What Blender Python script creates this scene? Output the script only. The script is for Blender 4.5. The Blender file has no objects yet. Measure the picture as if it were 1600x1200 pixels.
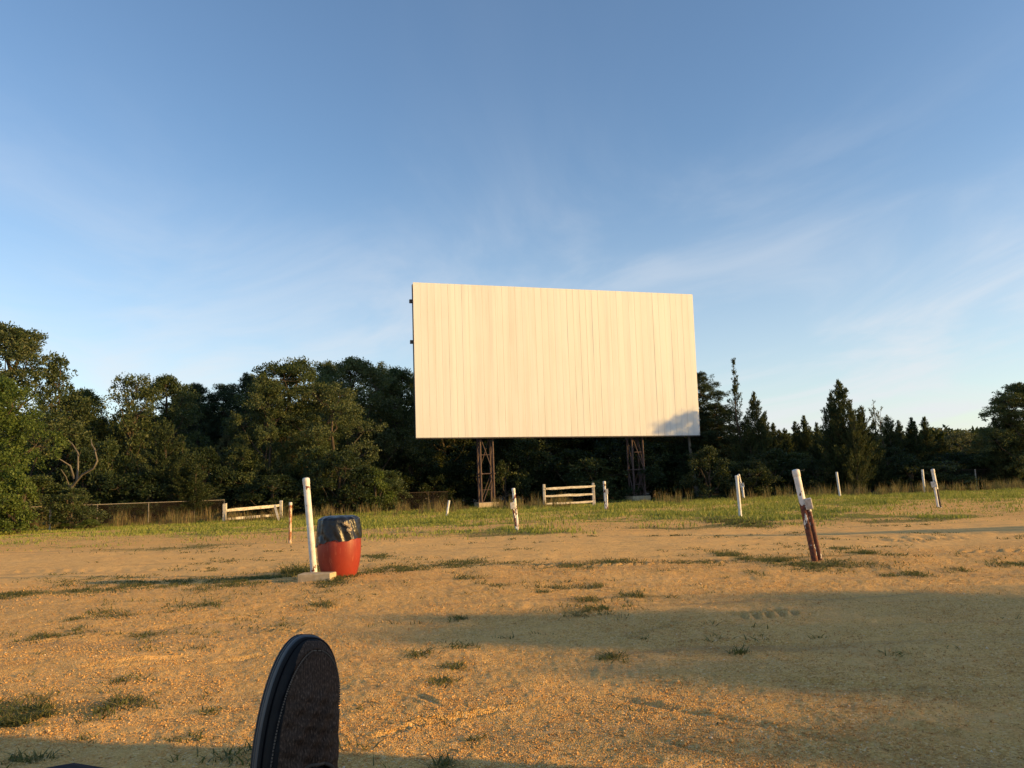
import bpy, math, random
import numpy as np
from mathutils import Vector, Matrix
R = math.radians
PI = math.pi
C = bpy.context.scene.collection
scene = bpy.context.scene

# ------------------------------------------------------------------ camera
PITCH, ROLL, EYE, F = 7.36, -2.0, 1.3, 1200.0
cam_d = bpy.data.cameras.new('camera'); cam = bpy.data.objects.new('camera', cam_d); C.objects.link(cam)
cam_d.sensor_width = 36; cam_d.lens = 27.0; cam_d.clip_start = 0.05; cam_d.clip_end = 3000
CM = Matrix.Translation((0, 0, EYE)) @ Matrix.Rotation(R(90+PITCH), 4, 'X') @ Matrix.Rotation(R(ROLL), 4, 'Z')
cam.matrix_world = CM
scene.camera = cam
cam_d.dof.use_dof = False

# ------------------------------------------------------------------ light
SUN_EL, SUN_AZ = 12.5, 75.0          # azimuth: degrees to the right of straight behind the camera
w = bpy.data.worlds.new('World'); scene.world = w; w.use_nodes = True
nt = w.node_tree; nt.nodes.clear()
out = nt.nodes.new('ShaderNodeOutputWorld'); bg = nt.nodes.new('ShaderNodeBackground')
sky = nt.nodes.new('ShaderNodeTexSky'); sky.sky_type = 'NISHITA'; sky.sun_disc = False
sky.sun_elevation = R(SUN_EL); sky.sun_rotation = R(180-SUN_AZ)
sky.air_density = 1.0; sky.dust_density = 0.5; sky.ozone_density = 2.0; sky.altitude = 20
bg.inputs[1].default_value = 0.15
# thin cirrus: streaky noise on a plane high above
tc = nt.nodes.new('ShaderNodeTexCoord')
sep = nt.nodes.new('ShaderNodeSeparateXYZ'); nt.links.new(tc.outputs['Generated'], sep.inputs[0])
def wm(op, a, b=None, c=None):
    n = nt.nodes.new('ShaderNodeMath'); n.operation = op
    for i, v in enumerate((a, b, c)):
        if v is None: continue
        if isinstance(v, (int, float)): n.inputs[i].default_value = v
        else: nt.links.new(v, n.inputs[i])
    return n.outputs[0]
zc = wm('ADD', wm('MAXIMUM', sep.outputs[2], 0.0), 0.12)
cu = wm('DIVIDE', sep.outputs[0], zc); cv = wm('DIVIDE', sep.outputs[1], zc)
cmb = nt.nodes.new('ShaderNodeCombineXYZ'); nt.links.new(cu, cmb.inputs[0]); nt.links.new(cv, cmb.inputs[1])
mp = nt.nodes.new('ShaderNodeMapping'); nt.links.new(cmb.outputs[0], mp.inputs[0])
mp.inputs['Rotation'].default_value = (0, 0, R(-22))
mp2 = nt.nodes.new('ShaderNodeMapping'); nt.links.new(mp.outputs[0], mp2.inputs[0])
mp2.inputs['Scale'].default_value = (0.8, 0.42, 1); mp2.inputs['Location'].default_value = (2.35, 0.4, 0)
n1 = nt.nodes.new('ShaderNodeTexNoise'); nt.links.new(mp2.outputs[0], n1.inputs['Vector'])
n1.inputs['Scale'].default_value = 1.3; n1.inputs['Detail'].default_value = 8; n1.inputs['Roughness'].default_value = 0.58; n1.inputs['Distortion'].default_value = 1.3
mr = nt.nodes.new('ShaderNodeMapRange'); mr.interpolation_type = 'SMOOTHSTEP'
nt.links.new(n1.outputs[0], mr.inputs[0]); mr.inputs[1].default_value = 0.38; mr.inputs[2].default_value = 0.74
mr.inputs[3].default_value = 0.0; mr.inputs[4].default_value = 0.5
low = nt.nodes.new('ShaderNodeMapRange'); low.interpolation_type = 'SMOOTHSTEP'
nt.links.new(sep.outputs[2], low.inputs[0]); low.inputs[1].default_value = 0.5; low.inputs[2].default_value = 0.04
low.inputs[3].default_value = 0.05; low.inputs[4].default_value = 1.35
hz = nt.nodes.new('ShaderNodeMapRange'); hz.interpolation_type = 'SMOOTHSTEP'
nt.links.new(sep.outputs[2], hz.inputs[0]); hz.inputs[1].default_value = 0.42; hz.inputs[2].default_value = -0.05; hz.inputs[3].default_value = 0.0; hz.inputs[4].default_value = 0.44
cf = wm('ADD', wm('MULTIPLY', mr.outputs[0], low.outputs[0]), wm('MULTIPLY', hz.outputs[0], wm('SUBTRACT', 1.0, mr.outputs[0])))
mix = nt.nodes.new('ShaderNodeMix'); mix.data_type = 'RGBA'; mix.blend_type = 'MIX'
hs = nt.nodes.new('ShaderNodeHueSaturation'); hs.inputs['Hue'].default_value = 0.503; hs.inputs['Saturation'].default_value = 1.05; hs.inputs['Value'].default_value = 1.12
nt.links.new(sky.outputs[0], hs.inputs['Color'])
nt.links.new(cf, mix.inputs[0]); nt.links.new(hs.outputs[0], mix.inputs[6]); mix.inputs[7].default_value = (4.1, 4.2, 4.4, 1)
nt.links.new(mix.outputs[2], bg.inputs[0]); nt.links.new(bg.outputs[0], out.inputs[0])

sun_d = bpy.data.lights.new('sun', 'SUN'); sun = bpy.data.objects.new('sun', sun_d); C.objects.link(sun)
sun_d.energy = 4.9; sun_d.angle = R(0.6); sun_d.color = (1.0, 0.60, 0.175)
SUNV = Vector((math.sin(R(SUN_AZ))*math.cos(R(SUN_EL)), -math.cos(R(SUN_AZ))*math.cos(R(SUN_EL)), math.sin(R(SUN_EL))))
sun.rotation_euler = SUNV.to_track_quat('Z', 'Y').to_euler()
sun.location = (30, -10, 20)

vs = scene.view_settings; vs.view_transform = 'Standard'; vs.look = 'None'; vs.exposure = 0.42; vs.gamma = 1.0
scene.cycles.max_bounces = 5; scene.cycles.diffuse_bounces = 3; scene.cycles.transparent_max_bounces = 6

# ------------------------------------------------------------------ numpy noise
def _hash(ix, iy, seed):
    h = (ix.astype(np.int64)*374761393 + iy.astype(np.int64)*668265263 + seed*1442695041) & 0xffffffff
    h = ((h ^ (h >> 13))*1274126177) & 0xffffffff
    return ((h ^ (h >> 16)) & 0xffff)/65535.0
def vnoise(x, y, seed=0):
    x = np.asarray(x, float); y = np.asarray(y, float)
    ix = np.floor(x); iy = np.floor(y); fx = x-ix; fy = y-iy
    fx = fx*fx*fx*(fx*(fx*6-15)+10); fy = fy*fy*fy*(fy*(fy*6-15)+10)
    a = _hash(ix, iy, seed); b = _hash(ix+1, iy, seed); c = _hash(ix, iy+1, seed); d = _hash(ix+1, iy+1, seed)
    return (a*(1-fx)+b*fx)*(1-fy) + (c*(1-fx)+d*fx)*fy
def fbm(x, y, oct=4, seed=0, gain=.5):
    s = 0; a = 1; t = 0
    for i in range(oct):
        s = s + a*vnoise(x*2**i+17.3*i, y*2**i-9.1*i, seed+i); t += a; a *= gain
    return s/t
def sst(a, b, x):
    t = np.clip((np.asarray(x, float)-a)/(b-a), 0, 1); return t*t*(3-2*t)

# ------------------------------------------------------------------ pixel -> world
def ray(px, py):
    d = CM.to_3x3() @ Vector(((px-800)/F, -(py-600)/F, -1.0)); return d
def at(px, py, Y):
    d = ray(px, py); t = Y/d.y; return Vector((0, 0, EYE)) + d*t

def bumps(x, y):
    """ruts and footprints in the near gravel"""
    z = 0*x
    # long low ruts (x0,y0,x1,y1,width,height)
    for (x0, y0, x1, y1, wd, h) in RUTS:
        dx, dy = x1-x0, y1-y0; L = math.hypot(dx, dy)
        s = ((x-x0)*dx+(y-y0)*dy)/L; t = (-(x-x0)*dy+(y-y0)*dx)/L
        t = t + .12*(vnoise(s*1.3, s*0, 55)-.5)
        m = sst(0, .3, s)*(1-sst(L-.5, L, s))
        z = z + 1.5*m*h*(np.exp(-((t-wd)/(wd*.5))**2) + .8*np.exp(-((t+wd)/(wd*.5))**2) - 1.1*np.exp(-(t/(wd*.8))**2))
    for (x0, y0, ang, n, sp, L, h) in TREADS:      # tyre tread bars
        c, s_ = math.cos(ang), math.sin(ang)
        u = (x-x0)*c+(y-y0)*s_; v = -(x-x0)*s_+(y-y0)*c
        m = sst(0, .05, u)*(1-sst(n*sp-.05, n*sp, u))*sst(-L, -L+.05, v)*(1-sst(L-.05, L, v))
        z = z + 1.7*m*h*np.sin((u+np.abs(v)*.5)/sp*2*PI)
    return z
RUTS = []
TREADS = []
def terrain(x, y):
    x = np.asarray(x, float); y = np.asarray(y, float)
    z = .05*np.exp(-((y-10.8-.25*np.sin(x*.4))/1.1)**2)                    # post ridge
    z = z - .04*sst(12.5, 15, y)*(1-sst(18, 21, y))                        # worn lane
    z = z + .05*sst(20.3, 25, y)*(1-sst(30, 38, y))                        # grassy mound
    z = z - .22*sst(40, 50, y)
    z = z + .07*(fbm(x*.14+3, y*.2+8, 3, 3)-.5)*sst(3, 10, y) - .07*sst(24, 34, y)*sst(2, -8, x)
    near = 1-sst(30, 60, np.abs(y))
    z = z + near*(.055*(fbm(x*.55, y*.8, 2, 11)-.5) + .030*(fbm(x*2.2, y*2.6, 3, 21)-.5))
    return z
def tz(x, y): return float(terrain(np.array([float(x)]), np.array([float(y)]))[0])
def ground(px, py):
    """the point of the ground seen at a photo pixel"""
    d = ray(px, py); z = 0
    for _ in range(12):
        t = (z-EYE)/d.z; p = Vector((0, 0, EYE))+d*t; z = .5*z+.5*tz(p.x, p.y)
    p.z = tz(p.x, p.y); return p
for a, b, wd, h in (((600, 1140), (860, 1095), .05, .022), ((560, 1160), (690, 1120), .05, .018), ((640, 1080), (720, 1115), .04, .012),
                    ((940, 1090), (1500, 1190), .07, .008), ((430, 1020), (300, 1040), .08, .014),
                    ((100, 1045), (330, 1020), .08, .02), ((1200, 1060), (1600, 1090), .07, .008), ((1000, 1000), (1350, 1010), .08, .007),
                    ((1330, 1120), (1590, 1160), .08, .010), ((1000, 1150), (1200, 1198), .05, .008), ((0, 893), (620, 880), .10, .012), ((620, 872), (1250, 868), .09, .010), ((820, 850), (1600, 832), .12, .012), ((700, 930), (1590, 905), .10, .009), ((0, 1010), (420, 960), .10, .010)):
    p, q = ground(*a), ground(*b); RUTS.append((p.x, p.y, q.x, q.y, wd, h))
for (px, py, ang, n, sp, L, h) in ((1145, 962, .25, 5, .13, .2, .012), (900, 884, 0, 8, .16, .35, .012), (1390, 845, .3, 8, .2, .5, .012),
                                   (1500, 862, -.3, 9, .2, .35, .012), (830, 884, .1, 6, .15, .3, .01), (390, 985, -.5, 6, .1, .15, .01),
                                   (960, 1000, .8, 12, .08, .12, .007), (1420, 1040, 1.1, 10, .07, .12, .006), (1010, 880, 0, 8, .16, .3, .01)):
    p = ground(px, py); TREADS.append((p.x, p.y, ang, n, sp, L, h))

# ------------------------------------------------------------------ mesh helpers
def tag(o, label=None, cat=None, group=None, kind=None):
    if label: o['label'] = label
    if cat: o['category'] = cat
    if group: o['group'] = group
    if kind: o['kind'] = kind
    return o
def np_mesh(name, V, Fc, mat, smooth=False):
    """V (n,3), Fc (m,k)"""
    V = np.asarray(V, np.float32); Fc = np.asarray(Fc, np.int32); k = Fc.shape[1]
    me = bpy.data.meshes.new(name)
    me.vertices.add(len(V)); me.vertices.foreach_set('co', V.ravel())
    me.loops.add(Fc.size); me.loops.foreach_set('vertex_index', Fc.ravel())
    me.polygons.add(len(Fc)); me.polygons.foreach_set('loop_start', np.arange(0, Fc.size, k, dtype=np.int32))
    me.polygons.foreach_set('loop_total', np.full(len(Fc), k, np.int32))
    if smooth: me.polygons.foreach_set('use_smooth', np.ones(len(Fc), bool))
    me.update(calc_edges=True)
    if mat: me.materials.append(mat)
    return me
def link(name, me, parent=None, loc=(0, 0, 0)):
    o = bpy.data.objects.new(name, me); C.objects.link(o); o.location = loc
    if parent: o.parent = parent
    return o
def empty(name, loc=(0, 0, 0), rz=0):
    o = bpy.data.objects.new(name, None); C.objects.link(o); o.location = loc; o.rotation_euler = (0, 0, rz); o.empty_display_size = .2
    return o
class MB:
    def __init__(s): s.v = []; s.f = []
    def add(s, vs, fs):
        b = len(s.v); s.v += [tuple(v) for v in vs]; s.f += [tuple(b+i for i in f) for f in fs]; return s
    def tube(s, pts, radii, n=10, cap=True):
        pts = [Vector(p) for p in pts]
        if isinstance(radii, (int, float)): radii = [radii]*len(pts)
        vs = []; up = None
        for i, p in enumerate(pts):
            t = (pts[min(i+1, len(pts)-1)]-pts[max(i-1, 0)]).normalized()
            if up is None: up = t.orthogonal().normalized()
            a = (up - t*up.dot(t)).normalized(); b = t.cross(a); up = a
            for k in range(n):
                th = 2*PI*k/n; vs.append(p+(a*math.cos(th)+b*math.sin(th))*radii[i])
        fs = []
        for i in range(len(pts)-1):
            for k in range(n):
                k2 = (k+1) % n; fs.append((i*n+k, i*n+k2, (i+1)*n+k2, (i+1)*n+k))
        if cap: fs.append(tuple(range(n-1, -1, -1))); fs.append(tuple((len(pts)-1)*n+k for k in range(n)))
        return s.add(vs, fs)
    def box(s, c, sx, sy, sz, M=None, jit=0, rnd=None):
        vs = []
        for dx in (-.5, .5):
            for dy in (-.5, .5):
                for dz in (-.5, .5):
                    p = Vector((dx*sx, dy*sy, dz*sz))
                    if jit: p += Vector([(rnd.random()-.5)*jit for _ in range(3)])
                    if M: p = M @ p
                    vs.append(p+Vector(c))
        return s.add(vs, [(0, 1, 3, 2), (4, 6, 7, 5), (0, 4, 5, 1), (2, 3, 7, 6), (0, 2, 6, 4), (1, 5, 7, 3)])
    def beam(s, a, b, wd, h, up=(0, 0, 1)):
        a, b = Vector(a), Vector(b); t = (b-a); L = t.length; t.normalize(); u = Vector(up); sd = t.cross(u).normalized(); u = sd.cross(t)
        M = Matrix((t, sd, u)).transposed()
        return s.box((a+b)/2, L, wd, h, M)
    def lathe(s, prof, n=32):
        vs = []; fs = []
        for r, z in prof:
            for k in range(n): vs.append((r*math.cos(2*PI*k/n), r*math.sin(2*PI*k/n), z))
        for i in range(len(prof)-1):
            for k in range(n):
                k2 = (k+1) % n; fs.append((i*n+k, i*n+k2, (i+1)*n+k2, (i+1)*n+k))
        fs.append(tuple(range(n-1, -1, -1))); fs.append(tuple((len(prof)-1)*n+k for k in range(n)))
        return s.add(vs, fs)
    def build(s, name, mat, parent=None, smooth=False, bevel=0, loc=(0, 0, 0), auto=None):
        me = bpy.data.meshes.new(name); me.from_pydata(s.v, [], s.f); me.update()
        me.materials.append(mat)
        if smooth: me.polygons.foreach_set('use_smooth', [True]*len(me.polygons))
        o = link(name, me, parent, loc)
        if smooth:
            try: me.set_sharp_from_angle(angle=R(auto or 50))
            except Exception: pass
        if bevel:
            m = o.modifiers.new('bevel', 'BEVEL'); m.width = bevel; m.segments = 2; m.limit_method = 'ANGLE'; m.angle_limit = R(40)
        return o

# ------------------------------------------------------------------ materials
class NT:
    def __init__(s, name):
        s.m = bpy.data.materials.new(name); s.m.use_nodes = True; s.t = s.m.node_tree; s.b = s.t.nodes['Principled BSDF']
        s.tc = s.t.nodes.new('ShaderNodeTexCoord')
    def n(s, typ, ins=None, **kw):
        nd = s.t.nodes.new(typ)
        for k, v in kw.items(): setattr(nd, k, v)
        for k, v in (ins or {}).items():
            if hasattr(v, 'is_linked') or hasattr(v, 'links'): s.t.links.new(v, nd.inputs[k])
            else: nd.inputs[k].default_value = v
        return nd
    def noise(s, scale, detail=3, rough=.5, vec=None, dist=0):
        v = vec if vec is not None else s.tc.outputs['Object']
        return s.n('ShaderNodeTexNoise', {'Vector': v, 'Scale': scale, 'Detail': detail, 'Roughness': rough, 'Distortion': dist}).outputs[0]
    def map(s, scale=(1, 1, 1), src='Object', loc=(0, 0, 0), rot=(0, 0, 0)):
        v = s.tc.outputs[src] if isinstance(src, str) else src
        return s.n('ShaderNodeMapping', {'Vector': v, 'Scale': scale, 'Location': loc, 'Rotation': rot}).outputs[0]
    def ramp(s, fac, stops, interp='LINEAR'):
        r = s.n('ShaderNodeValToRGB', {'Fac': fac}); e = r.color_ramp.elements; r.color_ramp.interpolation = interp
        while len(e) < len(stops): e.new(.5)
        for i, (p, c) in enumerate(stops):
            e[i].position = p; e[i].color = tuple(c)+(1,) if len(c) == 3 else c
        return r.outputs[0]
    def step(s, fac, a, b, lo=0., hi=1.):
        return s.n('ShaderNodeMapRange', {0: fac, 1: a, 2: b, 3: lo, 4: hi}, interpolation_type='SMOOTHSTEP').outputs[0]
    def mix(s, fac, a, b, mode='MIX'):
        nd = s.n('ShaderNodeMix', data_type='RGBA', blend_type=mode)
        for i, v in ((0, fac), (6, a), (7, b)):
            if hasattr(v, 'links'): s.t.links.new(v, nd.inputs[i])
            else: nd.inputs[i].default_value = v if i == 0 else (tuple(v)+(1,) if len(v) == 3 else v)
        return nd.outputs[2]
    def math(s, op, a, b=0.):
        nd = s.n('ShaderNodeMath', operation=op)
        for i, v in ((0, a), (1, b)):
            if hasattr(v, 'links'): s.t.links.new(v, nd.inputs[i])
            else: nd.inputs[i].default_value = v
        return nd.outputs[0]
    def col(s, v):
        if hasattr(v, 'links'): s.t.links.new(v, s.b.inputs['Base Color'])
        else: s.b.inputs['Base Color'].default_value = tuple(v)+(1,)
        return s
    def set(s, **kw):
        for k, v in kw.items():
            k = {'rough': 'Roughness', 'spec': 'Specular IOR Level', 'metal': 'Metallic'}.get(k, k)
            if hasattr(v, 'links'): s.t.links.new(v, s.b.inputs[k])
            else: s.b.inputs[k].default_value = v
        return s
    def bump(s, h, strength=.5, dist=.01, prev=None):
        ins = {'Height': h, 'Strength': strength, 'Distance': dist}
        if prev is not None: ins['Normal'] = prev
        b = s.n('ShaderNodeBump', ins); s.t.links.new(b.outputs[0], s.b.inputs['Normal']); return b.outputs[0]

def mat_ground():
    g = NT('gravel soil'); P = g.tc.outputs['Object']
    A = lambda nm: g.n('ShaderNodeAttribute', attribute_name=nm).outputs['Fac']
    vor = g.n('ShaderNodeTexVoronoi', {'Vector': P, 'Scale': 95., 'Randomness': 1.})
    vor2 = g.n('ShaderNodeTexVoronoi', {'Vector': P, 'Scale': 40., 'Randomness': 1.})
    rnd = g.n('ShaderNodeSeparateColor', {0: vor.outputs['Color']}).outputs[0]
    rnd2 = g.n('ShaderNodeSeparateColor', {0: vor2.outputs['Color']}).outputs[1]
    stone = g.ramp(rnd, [(0, (.48, .25, .072)), (.35, (.66, .375, .108)), (.7, (.76, .45, .14)), (.92, (.80, .52, .19)), (1, (.84, .62, .34))])
    stone = g.mix(g.math('MULTIPLY', g.step(rnd2, .75, 1), .4), stone, (.72, .46, .22))
    sand = g.ramp(g.noise(9, 5, .65), [(.3, (.66, .385, .125)), (.7, (.84, .52, .185))])
    big = g.noise(.55, 4, .6)
    fine = g.noise(3.1, 4, .6)
    sandy = g.math('ADD', g.math('MULTIPLY', A('lane'), .75), g.math('MULTIPLY', g.step(big, .5, .66), .6))
    sandy = g.n('ShaderNodeClamp', {0: sandy}).outputs[0]
    c = g.mix(sandy, stone, sand)
    # orange patches and greyer, damp patches
    c = g.mix(g.math('MULTIPLY', g.step(fine, .52, .72), .35), c, (.64, .30, .09))
    c = g.mix(g.math('MULTIPLY', g.step(g.noise(1.2, 4, .6, vec=g.map(loc=(9, 3, 0))), .54, .74), .32), c, (.42, .27, .13))
    stk = g.noise(1.0, 5, .65, vec=g.map(scale=(.16, 2.6, 1), rot=(0, 0, R(2))))
    c = g.mix(g.math('MULTIPLY', g.step(stk, .54, .70), .5), c, (.31, .20, .10))
    c = g.mix(g.math('MULTIPLY', g.step(g.noise(1.0, 5, .65, vec=g.map(scale=(.22, 3.6, 1), loc=(4, 7, 0))), .56, .72), .4), c, (.74, .47, .22))
    earth = g.ramp(g.noise(11, 4, .7), [(.3, (.13, .115, .035)), (.55, (.24, .20, .06)), (.8, (.40, .27, .09))])
    gr = g.step(g.math('ADD', A('grass'), g.math('MULTIPLY', g.math('SUBTRACT', g.noise(5, 4, .7), .5), .7)), .25, .75)
    c = g.mix(gr, c, earth)
    c = g.mix(A('litter'), c, g.ramp(g.noise(4, 5, .7), [(.3, (.03, .025, .015)), (.7, (.09, .065, .035))]))
    g.col(c).set(rough=.95, spec=.15)
    hb = g.math('MULTIPLY', g.math('SUBTRACT', 1., vor.outputs['Distance']), g.math('SUBTRACT', 1., g.math('MULTIPLY', sandy, .75)))
    h1 = g.bump(hb, .8, .010)
    h2 = g.bump(g.noise(17, 5, .7), .85, .026, h1)
    g.bump(g.noise(3.5, 4, .6, vec=g.map(scale=(1, 1.3, 1))), .6, .06, h2)
    return g.m
def mat_leaf(name, cols, trans=.25, rough=.6, scale=.6):
    g = NT(name)
    geo = g.n('ShaderNodeNewGeometry'); oi = g.n('ShaderNodeObjectInfo')
    v = g.math('ADD', g.math('MULTIPLY', geo.outputs['Random Per Island'], .55), g.math('MULTIPLY', g.noise(scale, 3, .6), .55))
    v = g.math('ADD', v, g.math('MULTIPLY', g.math('SUBTRACT', oi.outputs['Random'], .5), .2))
    c = g.ramp(v, [(.12+.75*i/(len(cols)-1), cc) for i, cc in enumerate(cols)])
    g.col(c).set(rough=rough, spec=.3)
    tr = g.n('ShaderNodeBsdfTranslucent', {'Color': g.mix(.5, c, (.25, .30, .04))})
    ms = g.n('ShaderNodeMixShader', {0: trans, 1: g.b.outputs[0], 2: tr.outputs[0]})
    g.t.links.new(ms.outputs[0], g.t.nodes['Material Output'].inputs[0])
    return g.m
def mat_bark(name, a, b, scale=6):
    g = NT(name); n = g.noise(scale, 5, .65, vec=g.map(scale=(1, 1, .25)))
    g.col(g.ramp(n, [(.3, a), (.7, b)])).set(rough=.9, spec=.2); g.bump(n, .6, .03); return g.m
def mat_peel(name, amount, paint=(.78, .76, .70), rust=(.16, .05, .028), low=0., high=0., dark=(.035, .02, .018), nscale=13.):
    """paint flaking off a rusty steel pipe; more of it gone between heights low and high"""
    g = NT(name)
    oi = g.n('ShaderNodeObjectInfo')
    off = g.n('ShaderNodeVectorMath', {0: g.tc.outputs['Object'], 1: g.n('ShaderNodeCombineXYZ', {0: g.math('MULTIPLY', oi.outputs['Random'], 9.)}).outputs[0]}, operation='ADD').outputs[0]
    n = g.noise(nscale, 5, .6, vec=g.map(scale=(1, 1, .55), src=off), dist=.4)
    z = g.n('ShaderNodeSeparateXYZ', {0: g.tc.outputs['Object']}).outputs[2]
    thr = n
    if high > 0:
        thr = g.math('ADD', n, g.math('MULTIPLY', g.math('MULTIPLY', g.step(z, low-.12, low+.08), g.step(z, high+.1, high-.1)), .22))
    k = g.step(thr, .62-amount, .635-amount)
    rc = g.ramp(g.noise(22, 4, .6, vec=off), [(.3, dark), (.55, rust), (.8, tuple(min(1, c*1.9) for c in rust))])
    pc = g.ramp(g.noise(7, 4, .6, vec=off), [(.25, tuple(c*.72 for c in paint)), (.6, paint)])
    g.col(g.mix(k, pc, rc)).set(rough=.62, spec=.35); g.bump(g.math('SUBTRACT', 1., k), .6, .003)
    return g.m
def mat_plain(name, a, b=None, scale=8, rough=.6, bump=0, spec=.4, metal=0., bd=.004):
    g = NT(name); n = g.noise(scale, 4, .6)
    g.col(g.ramp(n, [(.3, a), (.7, b or a)])).set(rough=rough, spec=spec, metal=metal)
    if bump: g.bump(n, bump, bd)
    return g.m
def mat_screen():
    g = NT('weathered white sheet metal')
    geo = g.n('ShaderNodeNewGeometry')
    base = g.ramp(geo.outputs['Random Per Island'], [(0, (.765, .76, .71)), (.5, (.79, .785, .74)), (1, (.805, .80, .755))])
    st = g.noise(2.2, 5, .6, vec=g.map(scale=(1.6, 1, .05)))
    c = g.mix(g.math('MULTIPLY', g.step(st, .46, .70), .32), base, (.60, .57, .50))
    c = g.mix(g.math('MULTIPLY', g.step(g.noise(.35, 3, .5), .45, .7), .12), c, (.68, .64, .58))
    g.col(c).set(rough=.55, spec=.3); return g.m
def mat_wood():
    g = NT('weathered fence wood'); n = g.noise(9, 6, .7, vec=g.map(scale=(.35, 1.5, 1.5)), dist=.6)
    g.col(g.ramp(n, [(.28, (.20, .16, .10)), (.45, (.50, .45, .36)), (.7, (.74, .71, .63))])).set(rough=.85, spec=.2); g.bump(n, .6, .01); return g.m

M = {}
M['ground'] = mat_ground()
M['oak'] = mat_leaf('oak leaves', [(.017, .034, .011), (.036, .060, .019), (.066, .090, .030), (.135, .145, .06)], .22)
M['bright'] = mat_leaf('fresh green leaves', [(.030, .058, .012), (.060, .100, .018), (.10, .145, .028), (.16, .19, .045)], .3)
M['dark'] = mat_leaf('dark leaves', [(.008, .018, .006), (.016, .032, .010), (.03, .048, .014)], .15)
M['needle'] = mat_leaf('pine needles', [(.009, .021, .009), (.017, .036, .015), (.032, .055, .02)], .1, .65)
M['cedar'] = mat_leaf('cedar sprays', [(.010, .022, .010), (.018, .038, .014), (.04, .058, .020), (.075, .085, .028)], .12, .7)
M['pale'] = mat_leaf('dusty pale leaves', [(.05, .06, .03), (.10, .11, .055), (.18, .17, .09)], .25)
M['grass'] = mat_leaf('meadow grass', [(.085, .11, .022), (.18, .22, .036), (.30, .33, .06), (.42, .36, .12)], .3, .65, .35)
M['weed'] = mat_leaf('low weeds', [(.035, .045, .015), (.07, .085, .025), (.12, .12, .04), (.22, .16, .07)], .25, .65, 1.2)
M['drygrass'] = mat_leaf('dry grass', [(.07, .055, .025), (.14, .105, .045), (.24, .17, .075), (.13, .15, .05)], .2, .7, .5)
M['bark'] = mat_bark('bark', (.035, .027, .02), (.12, .095, .07))
M['barkpale'] = mat_bark('pale dead wood', (.09, .075, .06), (.20, .18, .145))
M['white'] = mat_peel('white painted pipe', -.01)
M['mottled'] = mat_peel('white pipe with flaking paint', .085, nscale=11.)
M['mottlelow'] = mat_peel('pipe with paint gone from its lower half', .03, low=-.2, high=.85)
M['blacklow'] = mat_peel('white pipe with black primer showing', .07, rust=(.02, .018, .02), dark=(.01, .01, .012), low=0.05, high=.6)
M['orange'] = mat_peel('pipe rusted orange', .13, paint=(.66, .50, .34), rust=(.36, .15, .06), dark=(.22, .08, .035))
M['cap'] = mat_plain('white cap', (.62, .60, .54), (.80, .78, .73), 14, .6, .3)
M['rusty'] = mat_plain('rust brown steel', (.065, .042, .036), (.13, .085, .07), 5, .75, .3)
M['darkmetal'] = mat_plain('dark frame steel', (.03, .028, .027), (.07, .06, .055), 5, .6)
M['galv'] = mat_plain('galvanised pipe', (.12, .11, .10), (.22, .20, .18), 12, .6, 0, .4, .3)
M['rustwire'] = mat_plain('rusted wire', (.03, .022, .016), (.08, .055, .04), 12, .8)
M['concrete'] = mat_plain('concrete', (.42, .32, .18), (.62, .50, .32), 11, .9, .6, .2, 0, .01)
M['screen'] = mat_screen()
M['wood'] = mat_wood()

# ------------------------------------------------------------------ ground sheet
def masks(x, y):
    """grass density 0..1"""
    e = fbm(x*.25, y*.25, 4, 31)
    near = 20.0 - 1.2*sst(3, 9, x) + 2.2*(fbm(x*.12+5, y*.12, 3, 41)-.5)*2 + 1.0*(vnoise(x*.9, y*.9, 5)-.5)
    g = sst(-.8, 3.2, y-near)
    # bare places
    def ell(cx, cy, rx, ry): return np.exp(-(((x-cx)/rx)**2+((y-cy)/ry)**2)**1.5)
    g = g*(1-.85*ell(12.5, 26.5, 3.6, 2.4))*(1-.85*ell(-7.5, 22.2, 4.2, 2.4))*(1-.7*ell(1, 40, 8, 1.3))*(1-.75*ell(-3, 23, 5, 1.1))
    strip = np.exp(-((y-29.5-.09*(x+15))/.75)**2)*sst(-9, -13, x)
    g = g*(1-.95*strip)
    g = g*(1-.9*np.exp(-((y-32-.03*x)/1.6)**2)*sst(20, 24, x))
    g = g*(.30+.85*sst(.38, .56, e))*(.30+.85*sst(.38, .54, fbm(x*.8, y*1.7, 4, 36)))
    g = np.maximum(g, .0)
    # weed line along the posts' ridge, patchy
    rl = np.exp(-((y-11.4-.5*np.sin(x*.23+1))/.55)**2)*sst(.50, .66, fbm(x*.45, y*1.3, 3, 77))
    r2 = np.exp(-((y-20.-.6*np.sin(x*.3))/.8)**2)*sst(.46, .6, fbm(x*.4+9, y*.9, 3, 78))
    return np.clip(g, 0, 1), np.clip(np.maximum(rl*.8, r2*.7), 0, 1)
def litter(x, y):
    edge = 43 + .22*np.minimum(x+12, 0)*.9 + 5*sst(5, 30, x) + 3*(fbm(x*.15, y*.15, 2, 8)-.5)
    return sst(edge-.5, edge+2.5, y)*(1-sst(90, 120, y))
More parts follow.
